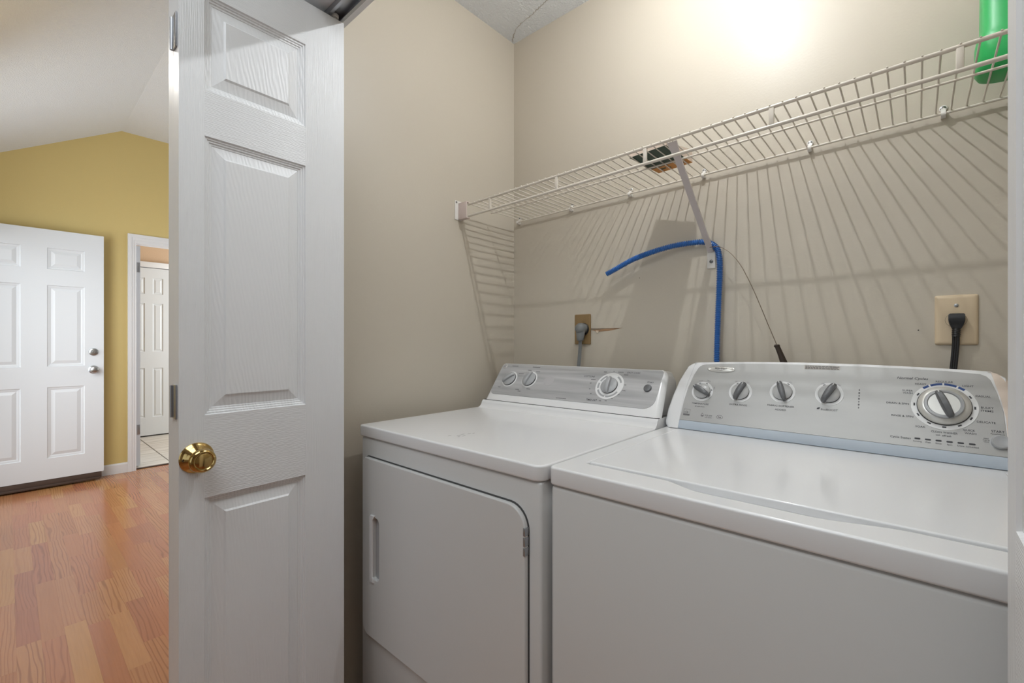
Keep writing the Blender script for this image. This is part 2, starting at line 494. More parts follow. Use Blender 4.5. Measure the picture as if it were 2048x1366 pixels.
# sliding track under the head
trk = struct(join_boxes('trim_5', [(-1.246, 0.224, 0.558, 0.600, 2.0295, 2.032), (-1.246, 0.224, 0.558, 0.5605, 2.016, 2.0295), (-1.246, 0.224, 0.5975, 0.600, 2.016, 2.0295),
                                   (-1.246, 0.224, 0.5605, 0.566, 2.016, 2.018), (-1.246, 0.224, 0.592, 0.5975, 2.016, 2.018)], M_STEEL), 'grey metal track under the closet door head', 'trim')
# closet ceiling stain line
CR = [(1028, 81), (1035, 67), (1049, 53), (1067, 42), (1095, 28), (1119, 16), (1148, 12), (1172, 2), (1200, -14)]
crk = [(-1.284, 1.441), (-1.256, 1.413), (-1.207, 1.384), (-1.160, 1.374), (-1.088, 1.362), (-1.030, 1.349), (-0.980, 1.368), (-0.925, 1.380), (-0.86, 1.40)]
cp = spline([(x, y, ZC - 0.0005) for x, y in crk], 10)
cp = [Vector((p.x + random.uniform(-.003, .003), p.y + random.uniform(-.003, .003), p.z)) for p in cp]
M_CRACK = mat('stained_crack', srgb(176, 172, 164), 0.9, noise=(60, 0.25))
tube('ceiling_crack', cp, lambda i: 0.0007 + 0.0016 * random.random(), M_CRACK, cc, seg=6, flat=0.5)

# torn paint beside the brown outlet and a nail hole
tp = mesh_obj('torn_paint', [(-0.905, YB - .0006, 1.2035), (-0.862, YB - .0030, 1.2045), (-0.805, YB - .0012, 1.2085), (-0.775, YB - .0004, 1.2080), (-0.83, YB - .0005, 1.1985), (-0.88, YB - .0006, 1.196)],
              [(0, 1, 5), (1, 4, 5), (1, 2, 4), (2, 3, 4)], mat('torn_plaster_paper', srgb(176, 140, 108), 0.9, noise=(60, 0.15)), wb)
box('torn_paint', -0.905, -0.79, YB - 0.0022, YB, 1.2062, 1.2078, mat('dry_cracked_edge', srgb(120, 96, 72), 0.9), wb)
mesh_obj('torn_paint', [(-0.884, YB - .001, 1.201), (-0.868, YB - .006, 1.1995), (-0.873, YB - .005, 1.191), (-0.882, YB - .003, 1.194)], [(0, 1, 2, 3)], mat('pale_paint_flake', srgb(224, 206, 184), 0.8), wb)
for hx, hz in ((-0.7105, 1.379), (0.004, 1.187)):
    lathe('nail_hole', [(0.0, 0.0), (0.0014, 0.0)], frame((hx, YB - 0.0005, hz), (1, 0, 0), (0, 0, 1)), M_GAP, wb, seg=10)

# ---------------- great room
XW = -5.233
OY0, OY1, OZ = 0.768, 1.53, 2.051
yw = struct(join_boxes('wall_left', [(XW - 0.12, XW, -0.42, OY0, 0, 3.2), (XW - 0.12, XW, OY1, 3.9, 0, 3.2), (XW - 0.12, XW, OY0, OY1, OZ, 3.2)], M_YELLOW), 'mustard yellow wall behind the open white entry door', 'wall')
# ceilings: flat at 3.02 beyond the fold line, raked down toward the entry wall
struct(box('ceiling', XW, 1.72, 0.672, 3.9, 3.02, 3.08, M_POP), 'flat textured white ceiling beyond the fold line', 'ceiling')
prism('ceiling', [(0.672, 3.02), (-0.331, 2.44), (-0.331, 2.50), (0.672, 3.08)], XW, 1.72, M_POP)
rk = bpy.data.objects['ceiling.002']
struct(rk, 'sloping textured white ceiling over the entry', 'ceiling')
struct(box('ceiling', XW, 1.72, -2.4, -0.331, 2.44, 2.50, M_POP), 'low flat ceiling behind the camera', 'ceiling')
# entry wall with its door opening, the step back and the rear wall with an added window opening
struct(join_boxes('wall_entry', [(-5.233, -5.12, -0.42, -0.30, 0, 2.44), (-4.29, -4.15, -0.42, -0.30, 0, 2.44), (-3.25, -2.3, -0.42, -0.30, 0, 2.44), (-4.15, -3.25, -0.42, -0.30, 0, 0.9), (-4.15, -3.25, -0.42, -0.30, 2.1, 2.44), (-5.12, -4.29, -0.42, -0.30, 2.06, 2.44), (-2.42, -2.3, -2.28, -0.42, 0, 2.44)], M_YELLOW), 'yellow entry wall around the front door opening', 'wall')
struct(join_boxes('wall_rear', [(-2.3, 1.72, -2.40, -2.28, 0, 0.68), (-2.3, 1.72, -2.40, -2.28, 2.22, 2.44), (-2.3, -2.12, -2.40, -2.28, 0.68, 2.22), (-0.28, 1.72, -2.40, -2.28, 0.68, 2.22)], M_BEIGE), 'beige wall with an added window opening behind the camera', 'wall')
struct(box('wall_side', 1.60, 1.72, -2.28, 0.50, 0, 2.6, M_BEIGE), 'beige wall at the far right behind the camera', 'wall')
struct(join_boxes('wall_far', [(XW, 1.72, 3.78, 3.9, 0, 0.55), (XW, 1.72, 3.78, 3.9, 2.45, 3.1), (XW, -4.65, 3.78, 3.9, 0.55, 2.45), (-1.95, 1.72, 3.78, 3.9, 0.55, 2.45)], M_YELLOW), 'yellow far wall of the great room with added window openings', 'wall')
# floors
fl = struct(box('floor', XW - 0.06, 1.72, -2.4, 3.9, -0.05, -0.0022, M_OAKB), 'glossy orange brown oak laminate floor', 'floor')
rows = []
W_ = 0.0655
plank_mesh = {}
def plank_me(Lp):
    if Lp not in plank_mesh:
        b_ = box_bm(0.00012, Lp - 0.00012, 0.0001, W_ - 0.0001, -0.006, 0.0, 0.0)
        for v in b_.verts:
            pass
        me = bpy.data.meshes.new('plank'); bmesh.ops.recalc_face_normals(b_, faces=b_.faces); b_.to_mesh(me); b_.free()
        me.materials.append(M_OAK); plank_mesh[Lp] = me
    return plank_mesh[Lp]
npl = 0
for k in range(-3, 18):
    y0 = 0.022 + k * W_
    x = XW + 0.004 + (0 if k % 3 else 0)
    first = True
    while x < -1.35:
        Lp = random.choice((0.33, 0.40, 0.47, 0.54, 0.62))
        if first: Lp = random.choice((0.14, 0.22, 0.33, 0.40, 0.5)); first = False
        # only the part of the floor the photograph can see, plus a margin
        if y0 < 0.2 * abs(x) + 0.14 and npl < 295:
            o = bpy.data.objects.new('plank', plank_me(Lp)); o.location = (x, y0, 0)
            COL.objects.link(o); o.parent = fl; npl += 1
        x += Lp
# far room
struct(box('floor', -7.2, XW - 0.06, 0.2, 3.1, -0.05, -0.003, M_GROUT), 'grout bed of the pale tile floor through the doorway', 'floor')
ff = bpy.data.objects['floor.001']
TX, TY = 0.60, 0.60
tme = bpy.data.meshes.new('tile')
tb = box_bm(0.002, TX - 0.002, 0.004, TY - 0.004, -0.008, 0.0, 0.0015, 1); bmesh.ops.recalc_face_normals(tb, faces=tb.faces); tb.to_mesh(tme); tb.free(); tme.materials.append(M_TILE)
for i in range(3):
    for j in range(-1, 3):
        o = bpy.data.objects.new('tile', tme); o.location = (XW - 0.06 - TX * (i + 1), 1.048 + TY * j, 0.0)
        COL.objects.link(o); o.parent = ff
struct(box('trim_6', XW - 0.065, XW - 0.035, OY0, OY1, -0.002, 0.006, M_SWEEP), 'thin threshold strip in the far doorway', 'trim')
struct(join_boxes('wall_beyond', [(-7.16, -7.04, 0.2, 0.905, 0, 2.6), (-7.16, -7.04, 1.395, 3.1, 0, 2.6), (-7.16, -7.04, 0.905, 1.395, 2.062, 2.6),
                                  (-7.16, XW - 0.12, 0.08, 0.2, 0, 2.6), (-7.16, XW - 0.12, 3.1, 3.2, 0, 2.6)], M_PEACH), 'peach coloured wall seen through the doorway', 'wall')
struct(box('ceiling', -7.16, XW - 0.12, 0.2, 3.1, 2.6, 2.66, M_TRIM), 'ceiling of the room through the doorway', 'ceiling')
# baseboard
bprof = [(0.0, 0.0), (0.012, 0.0), (0.012, 0.075), (0.006, 0.088), (0.0, 0.088)]
bm = bmesh.new()
a = [bm.verts.new((XW + p, 0.50, z)) for p, z in bprof]; b = [bm.verts.new((XW + p, 0.712, z)) for p, z in bprof]
bm.faces.new(a); bm.faces.new(b[::-1])
for i in range(5): bm.faces.new((a[i], a[(i + 1) % 5], b[(i + 1) % 5], b[i]))
struct(bm_obj('baseboard_left', bm, M_TRIM), 'short white baseboard between entry door and doorway', 'baseboard')
# casing of the doorway with a moulded profile: outer band, bead, inner band
struct(join_boxes('trim_7', [(XW, XW + 0.018, 0.712, 0.740, 0, 2.122), (XW, XW + 0.013, 0.740, 0.756, 0, 2.094), (XW, XW + 0.009, 0.756, OY0 + 0.004, 0, 2.068),
                             (XW, XW + 0.018, 0.740, OY1 + 0.056, 2.094, 2.122), (XW, XW + 0.013, 0.756, OY1 + 0.03, 2.068, 2.094), (XW, XW + 0.009, OY0 + 0.004, OY1, 2.047, 2.068),
                             (XW, XW + 0.018, OY1, OY1 + 0.056, 0, 2.068),
                             (XW - 0.12, XW, OY0 - 0.012, OY0 + 0.001, 0, 2.046), (XW - 0.12, XW, OY1 - 0.001, OY1 + 0.012, 0, 2.046), (XW - 0.12, XW, OY0 - 0.012, OY1 + 0.012, 2.046, 2.06)], M_TRIM), 'white door casing around the far doorway', 'trim')

# ------------------------------------------------------------------ panelled doors
def door_slab(name, w, h, t, panels, inset, prof, mats, parent, place, two=True):
    """slab in local x (0..w, across), y (thickness, front face at y=0 facing -y), z up. panels: (x0,x1,z0,z1).
    The moulding of each panel (prof: inset, depth) and its raised field is a mesh of its own."""
    m_st, m_ra, m_pa = mats
    bm = bmesh.new()
    xs = sorted({0, w, *[p[0] for p in panels], *[p[1] for p in panels]})
    zs = sorted({0, h, *[p[2] for p in panels], *[p[3] for p in panels]})
    vd = {}
    def V(x, y, z):
        k = (round(x, 5), round(y, 5), round(z, 5))
        if k not in vd: vd[k] = bm.verts.new(k)
        return vd[k]
    x_in = min(p[0] for p in panels); x_out = max(p[1] for p in panels)
    for side, yy in ((0, 0.0), (1, t)):
        for i in range(len(xs) - 1):
            for j in range(len(zs) - 1):
                cx, cz = (xs[i] + xs[i + 1]) / 2, (zs[j] + zs[j + 1]) / 2
                if any(p[0] < cx < p[1] and p[2] < cz < p[3] for p in panels) and (side == 0 or two): continue
                f = bm.faces.new((V(xs[i], yy, zs[j]), V(xs[i + 1], yy, zs[j]), V(xs[i + 1], yy, zs[j + 1]), V(xs[i], yy, zs[j + 1])))
                f.material_index = 1 if x_in < cx < x_out else 0
                if side: f.normal_flip()
    for i in range(len(xs) - 1):
        for z in (0, h): bm.faces.new((V(xs[i], 0, z), V(xs[i + 1], 0, z), V(xs[i + 1], t, z), V(xs[i], t, z)))
    for j in range(len(zs) - 1):
        for x in (0, w): bm.faces.new((V(x, 0, zs[j]), V(x, 0, zs[j + 1]), V(x, t, zs[j + 1]), V(x, t, zs[j])))
    bm.transform(place)
    slab = bm_obj(name, bm, [m_st, m_ra], parent)
    _LOC[slab.name] = root_loc(parent) if parent else (0, 0, 0)
    for p in panels:
        bm = bmesh.new()
        for side in ((0, 1) if two else (0,)):
            loops = []
            for ins, d in [(0, 0)] + prof:
                y = d if side == 0 else t - d
                loops.append([bm.verts.new((x, y, z)) for x, z in ((p[0] + ins, p[2] + ins), (p[1] - ins, p[2] + ins), (p[1] - ins, p[3] - ins), (p[0] + ins, p[3] - ins))])
            for a, b in zip(loops, loops[1:]):
                for k in range(4):
                    f = bm.faces.new((a[k], a[(k + 1) % 4], b[(k + 1) % 4], b[k]))
                    if side: f.normal_flip()
            f = bm.faces.new(loops[-1])
            if side: f.normal_flip()
        bm.transform(place)
        me = bpy.data.meshes.new('panel'); bm.to_mesh(me); bm.free(); me.materials.append(m_pa)
        o = bpy.data.objects.new('panel', me); COL.objects.link(o); o.parent = slab
        o.matrix_parent_inverse = Matrix.Translation(-Vector(root_loc(parent))) if parent else Matrix.Identity(4)
        if parent: o.matrix_parent_inverse = Matrix.Identity(4)
    return slab

PROF_BIG = [(0.0015, 0.0035), (0.005, 0.0038), (0.0065, 0.0062), (0.0095, 0.0064), (0.011, 0.0088), (0.0145, 0.0092), (0.0155, 0.0105), (0.0375, 0.0052), (0.0412, 0.0018)]
PROF_S = [(0.004, 0.006), (0.014, 0.007), (0.022, 0.010), (0.045, 0.003)]

# ---- door_1: the folding closet door (two leaves folded together), front face of the leading leaf toward the camera side
def place_leaf(hinge, direction, normal):
    """local x axis from the hinge edge, -y axis = visible normal"""
    d = Vector((direction[0], direction[1], 0)).normalized(); n = Vector((normal[0], normal[1], 0)).normalized()
    M = Matrix.Identity(4)
    for i in range(3):
        M[i][0] = d[i]; M[i][1] = -n[i]; M[i][2] = (0, 0, 1)[i]; M[i][3] = (hinge[0], hinge[1], 0.012)[i]
    return M
ang = R(2.0)
farB = Vector((-1.14, 0.60, 0)); dB = Vector((math.sin(ang), -math.cos(ang), 0)); nearB = farB + dB * 0.366
HL = 2.000
def up(s): return 0.366 - s
pan = [(up(0.3205), up(0.1035), 0.17, 0.827 - 0.012), (up(0.3205), up(0.1035), 1.003 - 0.012, 1.599 - 0.012), (up(0.3205), up(0.1035), 1.697 - 0.012, 1.902 - 0.012)]
d1 = thing('door_1', 'white embossed folding closet door standing folded at the opening', 'door', (-1.18, 0.42, 0.0), kind='structure')
d1loc = (-1.18, 0.42, 0.0)
def fix(o, loc=d1loc):
    return o
PB = place_leaf(nearB, -dB, (1, math.tan(ang)))
leafB = door_slab('leaf', 0.366, HL - 0.002, 0.034, pan, 0.041, PROF_BIG, (M_GV, M_GH, M_GP), d1, PB)
ang2 = R(-3.0)
dA = Vector((math.sin(ang2), -math.cos(ang2), 0))
nearA = nearB + Vector((-0.0375, 0, 0)); 
PA = place_leaf(nearA, (-0.085, 0.999), (1, 0.085))
leafA = door_slab('leaf', 0.366, HL - 0.002, 0.034, pan, 0.041, PROF_BIG, (M_GV, M_GH, M_GP), d1, PA)
# non-mortise hinges on the two near edges: centre, top and bottom
for (z0, z1) in ((0.999, 1.070), (1.770, 1.842), (0.22, 0.292)):
    ex = nearB.y - 0.0035
    hx = nearB.x - 0.0385
    h = join_boxes('hinge', [(hx + 0.002, hx + 0.029, ex, ex + 0.0025, z0, z1), (hx - 0.012, hx + 0.004, ex + 0.0005, ex + 0.003, z0 + 0.018, z1 - 0.018)], M_STEEL, d1, bevel=0.0004)
    lathe('hinge', [(0.0, 0), (0.0032, 0), (0.0032, z1 - z0 - 0.004), (0, z1 - z0 - 0.004)], Matrix.Translation((hx + 0.001, ex - 0.001, z0 + 0.002)), M_STEEL, d1, seg=12)
# brass pull knob with its rose
kc = nearB - dB * (0.366 - 0.336) * 1.0
kc = farB + dB * 0.335
kM = frame((kc.x, kc.y, 0.915), -dB, (0, 0, 1))
kM = frame((kc.x, kc.y, 0.9155), (dB.x * -1, dB.y * -1, 0), (0, 0, 1))
# normal must point toward +X
if kM.col[2][0] < 0:
    kM = frame((kc.x, kc.y, 0.9155), (dB.x, dB.y, 0), (0, 0, 1))
knob_prof = [(0.0315, 0.0), (0.0320, 0.002), (0.0305, 0.0045), (0.0275, 0.0060), (0.0255, 0.0085), (0.0225, 0.0125), (0.0165, 0.0170), (0.0140, 0.022), (0.0140, 0.028)]
kn = lathe('door_knob', knob_prof, kM, M_BRASS, d1, seg=48)
_LOC[kn.name] = (0, 0, 0)
def sub(o, par):
    o.parent = par; o.matrix_parent_inverse = Matrix.Identity(4); return o
sub(lathe('knob_head', [(0.0140, 0.024), (0.0195, 0.0275), (0.0235, 0.0325), (0.0245, 0.0385), (0.0235, 0.0435), (0.0205, 0.0465), (0.0185, 0.0472), (0.0170, 0.0455), (0.0155, 0.0452), (0.0140, 0.0462), (0.0, 0.0462)], kM, M_BRASS, None, seg=48), kn)
sub(lathe('screw', [(0.0, 0.0), (0.0032, 0.0), (0.0032, 0.003), (0.0018, 0.003), (0.0014, 0.001), (0.0, 0.001)], kM @ Matrix.Translation((-0.0 - 0.0245, 0.0, 0.0072)), M_SCREW, None, seg=14), kn)
# guide roller and pin in the track
lathe('roller', [(0.0, 0.0), (0.003, 0.0), (0.003, 0.010), (0.009, 0.010), (0.0105, 0.012), (0.0105, 0.018), (0.009, 0.020), (0.004, 0.020), (0.004, 0.0225), (0, 0.0225)], Matrix.Translation((-1.150, 0.579, 2.0075)), M_SHELF_PLASTIC, d1, seg=20)

# ---- door_5: the matching folded pair at the right of the opening, only its edge in view
d5 = thing('door_5', 'white folding closet door edge at the right side of the picture', 'door', (0.09, 0.42, 0), kind='structure')
PR = place_leaf((0.0615, 0.236), (0, 1), (-1, 0))
lr = door_slab('leaf', 0.3645, HL - 0.002, 0.034, [(up(q[1]), up(q[0]), q[2], q[3]) for q in [(0.046, 0.262, p[2], p[3]) for p in pan]], 0.041, PROF_BIG, (M_GV, M_GH, M_GP), d5, PR)
PR2 = place_leaf((0.1045, 0.236), (0.19, 1), (-1, 0.19))
lr2 = door_slab('leaf', 0.3645, HL - 0.002, 0.034, [(0.046, 0.262, p[2], p[3]) for p in pan], 0.041, PROF_BIG, (M_GV, M_GH, M_GP), d5, PR2)

# ---- door_2: white six-panel entry door standing open against the yellow wall
DX = -5.10
P2 = Matrix.Identity(4)
for i in range(3):
    P2[i][0] = (0, 1, 0)[i]; P2[i][1] = (-1, 0, 0)[i]; P2[i][2] = (0, 0, 1)[i]; P2[i][3] = (DX, -0.267, 0.072)[i]
c0, c1 = (-0.150 + 0.267, 0.066 + 0.267), (0.207 + 0.267, 0.423 + 0.267)
pz_ = [(0.238 - 0.072, 0.798 - 0.072), (0.962 - 0.072, 1.605 - 0.072), (1.732 - 0.072, 1.900 - 0.072)]
d2 = door_slab('door_2', 0.808, 1.972, 0.044, [(c[0], c[1], z[0], z[1]) for c in (c0, c1) for z in pz_], 0.03, PROF_S, (M_DOORW, M_DOORW, M_DOORW), None, P2)
struct(d2, 'open white six-panel entry door in front of the yellow wall', 'door')
box('sweep_gap_strip', DX - 0.040, DX - 0.004, -0.264, 0.528, 0.020, 0.071, M_SWEEP, d2, bevel=0.003)
box('sweep_gap_strip', DX - 0.003, DX + 0.004, -0.264, 0.520, 0.012, 0.030, M_SWEEP, d2, bevel=0.002)
for zz, nm, pr in ((1.073, 'deadbolt', [(0.030, 0), (0.031, 0.004), (0.028, 0.010), (0.020, 0.013), (0.016, 0.013), (0.016, 0.018), (0.006, 0.019), (0.005, 0.017), (0, 0.017)]),
                   (0.927, 'door_knob', [(0.032, 0), (0.033, 0.004), (0.028, 0.009), (0.014, 0.014), (0.012, 0.030), (0.020, 0.036), (0.026, 0.046), (0.027, 0.054), (0.023, 0.062), (0.012, 0.066), (0.0, 0.0665)])):
    lathe(nm, pr, frame((DX, 0.477, zz), (0, 1, 0), (0, 0, 1)), M_NICKEL, d2, seg=28)
# ---- door_3: slab hinged on the far doorway's left jamb, seen edge-on with its hinges
P3 = Matrix.Identity(4)
for i in range(3):
    P3[i][0] = (-1, 0, 0)[i]; P3[i][1] = (0, -1, 0)[i]; P3[i][2] = (0, 0, 1)[i]; P3[i][3] = (XW - 0.122, 0.820, 0.012)[i]
d3 = door_slab('door_3', 0.74, 2.03, 0.035, [(c[0], c[1], z[0], z[1]) for c in ((0.10, 0.32), (0.42, 0.64)) for z in ((0.20, 0.80), (0.97, 1.60), (1.70, 1.90))], 0.03, PROF_S, (M_DOORW, M_DOORW, M_DOORW), None, P3)
struct(d3, 'white interior door seen edge-on in the far doorway', 'door')
for hz in (1.80, 0.30):
    box('hinge', XW - 0.122, XW - 0.1185, 0.795, 0.817, hz, hz + 0.09, M_STEEL, d3, bevel=0.0006)
# ---- door_4: narrow closed six-panel door in the far room, with casing
FX = -7.035
P4 = Matrix.Identity(4)
for i in range(3):
    P4[i][0] = (0, 1, 0)[i]; P4[i][1] = (-1, 0, 0)[i]; P4[i][2] = (0, 0, 1)[i]; P4[i][3] = (FX + 0.045, 0.912, 0.014)[i]
d4 = door_slab('door_4', 0.476, 2.044, 0.035, [(c[0], c[1], z[0], z[1]) for c in ((0.100, 0.202), (0.279, 0.381)) for z in ((0.220, 0.820), (1.022, 1.612), (1.725, 1.925))], 0.02, [(0.004, 0.006), (0.012, 0.007), (0.030, 0.002)], (M_DOORW, M_DOORW, M_DOORW), None, P4)
struct(d4, 'closed narrow white six-panel door in the far room', 'door')
box('sweep_gap_strip', FX + 0.012, FX + 0.043, 0.915, 1.385, 0.002, 0.013, M_GAP, d4)  # dark strip paints the shade in the gap under this door
struct(join_boxes('trim_8', [(FX - 0.005, FX + 0.058, 0.850, 0.908, 0, 2.132), (FX - 0.005, FX + 0.058, 1.392, 1.45, 0, 2.132), (FX - 0.005, FX + 0.058, 0.908, 1.392, 2.066, 2.132)], M_TRIM, bevel=0.002), 'white casing around the narrow far door', 'trim')

# ================================================================== WASHER
WX0, WX1, WYF = -0.540, 0.172, 0.711
ZT = 0.915
wm = thing('washing_machine', 'white top-load washing machine with silver five-dial control panel', 'washing machine', (-0.184, 1.03, 0))
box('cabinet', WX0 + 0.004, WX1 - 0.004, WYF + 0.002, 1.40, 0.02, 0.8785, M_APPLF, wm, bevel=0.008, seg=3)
for fx in (WX0 + 0.06, WX1 - 0.06):
    for fy in (0.78, 1.34):
        lathe('foot', [(0.0, 0), (0.022, 0), (0.022, 0.012), (0.012, 0.016), (0.012, 0.022), (0, 0.022)], Matrix.Translation((fx, fy, 0.0)), M_GAP, wm, seg=16)
def rot_loop(lp): return lp
outer = rrect(WX0, WX1, WYF - 0.002, 1.400, 0, 6, rs=(0.014, 0.014, 0.004, 0.004))
# lid recess with the finger scoop at the front
LX0, LX1, LY0, LY1 = -0.4955, 0.1275, 0.779, 1.232
hole = []
for i in range(5):
    a = R(180 + 90 * i / 4); hole.append((LX0 + 0.008 + 0.008 * math.cos(a), LY0 + 0.008 + 0.008 * math.sin(a)))
N_ = 9
for i in range(N_ + 1):
    t = i / N_; hole.append((-0.335 + 0.075 * t, LY0 - 0.026 * (3 * t * t - 2 * t ** 3)))
for i in range(N_ + 1):
    t = i / N_; hole.append((-0.115 + 0.115 * t, LY0 - 0.026 * (1 - (3 * t * t - 2 * t ** 3))))
for cx_, cy_, a0 in ((LX1 - 0.008, LY0 + 0.008, 270), (LX1 - 0.008, LY1 - 0.008, 0), (LX0 + 0.008, LY1 - 0.008, 90)):
    for i in range(5):
        a = R(a0 + 90 * i / 4); hole.append((cx_ + 0.008 * math.cos(a), cy_ + 0.008 * math.sin(a)))
plate('top_deck', [outer, hole], 0.0355, 0.0045, Matrix.Translation((0, 0, ZT - 0.0355)), M_APPL, wm, res=3)
box('lid_well', LX0 - 0.004, LX1 + 0.004, LY0 - 0.03, LY1 + 0.004, 0.893, 0.9015, M_APPL, wm)
plate('lid', [rrect(LX0 + 0.0025, LX1 - 0.0025, LY0 + 0.0045, LY1 - 0.0025, 0.008, 5)], 0.015, 0.003, Matrix.Translation((0, 0, 0.9025)), M_APPL, wm, res=3)
# console: arched white body, end caps, silver fascia, pale strip
CW = frame((0, 1.265, 0.93), (1, 0, 0), (0, 0.08, 0.16))      # u = X, v up the face, n toward the viewer
Lf = math.hypot(0.08, 0.16)
def arch(u):  # height of the console edge along the face
    t = (u + 0.184) / 0.343
    return 0.199 - 0.012 * t * t
def console_body():
    bm = bmesh.new()
    n = 28
    secs = []
    ends_ = (0.5025, 0.500, 0.497, 0.494, 0.4905, 0.487, 0.482)
    ul = [-a for a in ends_] + [-0.482 + 0.596 * i / n for i in range(1, n)] + [a - 0.368 for a in ends_[::-1]]
    def lim(a):
        L_ = [(0.482, 0.1880), (0.487, 0.1862), (0.4905, 0.1848), (0.494, 0.1830), (0.497, 0.1808), (0.500, 0.1785), (0.5025, 0.1765)]
        if a <= L_[0][0]: return 1.0
        for (a0, v0), (a1, v1) in zip(L_, L_[1:]):
            if a <= a1 + 1e-6: return v0 + (v1 - v0) * (a - a0) / (a1 - a0)
        return L_[-1][1]
    for u in ul:
        va = min(arch(u), lim(-u), lim(u + 0.368))
        P = []
        for (v, w) in ((-0.015, -0.004), (0.0, 0.0), (va - 0.004, 0.0), (va - 0.001, -0.002), (va, -0.006)):
            q = CW @ Vector((u, v, w)); P.append((q.x, q.y, q.z))
        top = P[-1]
        P.append((u, 1.395, top[2] - 0.004)); P.append((u, 1.402, top[2] - 0.012)); P.append((u, 1.402, 0.9155)); P.append((u, P[0][1], 0.9155))
        secs.append([bm.verts.new(p) for p in P])
    for a, b in zip(secs, secs[1:]):
        for k in range(len(a)):
            bm.faces.new((a[k], b[k], b[(k + 1) % len(a)], a[(k + 1) % len(a)]))
    bm.faces.new(secs[0][::-1]); bm.faces.new(secs[-1])
    return bm_obj('console', bm, M_APPL, wm, smooth=True, angle=40)
console_body()
def end_cap(side):
    """bulged white end cap: outline widens from the top corner down to the base"""
    bm = bmesh.new(); secs = []
    pts = ([(-0.0155, 0.5305), (-0.006, 0.5385), (0.003, 0.5415), (0.04, 0.5400), (0.085, 0.5330), (0.127, 0.5235), (0.155, 0.5135), (0.172, 0.5060), (0.180, 0.5000), (0.1845, 0.4940), (0.1868, 0.4870)])
    for v, xo in pts:
        inn = 0.4995 if v < 0.1 else 0.4995 - (v - 0.1) * 0.20
        inn = min(inn, xo - 0.004)
        def X(a): return -a if side < 0 else (a - 0.368)
        ring = []
        for (a, w) in ((inn, 0.0012), (xo - 0.010, 0.0016), (xo - 0.004, -0.001), (xo - 0.001, -0.005), (xo, -0.012)):
            q = CW @ Vector((X(a), v, w)); ring.append((q.x, q.y, q.z))
        backy = 1.398
        zz = ring[-1][2]
        ring.append((X(xo), backy - 0.006, zz)); ring.append((X(xo - 0.004), backy, zz)); ring.append((X(inn), backy, zz))
        secs.append([bm.verts.new(p) for p in ring])
    for a, b in zip(secs, secs[1:]):
        for k in range(len(a)):
            bm.faces.new((a[k], b[k], b[(k + 1) % len(a)], a[(k + 1) % len(a)]))
    bm.faces.new(secs[0]); bm.faces.new(secs[-1][::-1])
    return bm_obj('end_cap', bm, M_APPL if side < 0 else M_CAP_TINT, wm, smooth=True, angle=45)
end_cap(-1)
ec = end_cap(1)
# silver fascia
def fascia_loop():
    lp = [(-0.4985, 0.0098), (0.1305, 0.0098), (0.1300, 0.060), (0.1285, 0.100), (0.1215, 0.140), (0.1135, 0.168), (0.1080, 0.1760), (0.0990, 0.1808)]
    top = [(0.05, 0.1855), (-0.02, 0.1885), (-0.10, 0.1903), (-0.18, 0.1908), (-0.28, 0.1905), (-0.36, 0.1885), (-0.42, 0.1855), (-0.452, 0.1825)]
    left = [(-0.4615, 0.1800), (-0.4680, 0.1755), (-0.4725, 0.1690), (-0.4810, 0.1480), (-0.4905, 0.110), (-0.4965, 0.065)]
    return lp + top + left
fz = plate('control_panel', [fascia_loop()], 0.0016, 0.0004, CW @ Matrix.Translation((0, 0, -0.0002)), M_SILV_W, wm)
_LOC[fz.name] = (-0.184, 1.03, 0)
def onfz(o): return o
prism_pts = [CW @ Vector((0, v, w)) for v, w in ((-0.0148, -0.003), (-0.0148, 0.0005), (-0.010, 0.0022), (0.004, 0.0024), (0.0092, 0.0012), (0.0092, -0.003))]
prism('trim_strip', [(p.y, p.z) for p in prism_pts], -0.4990, 0.131, M_STRIP, wm, angle=50)
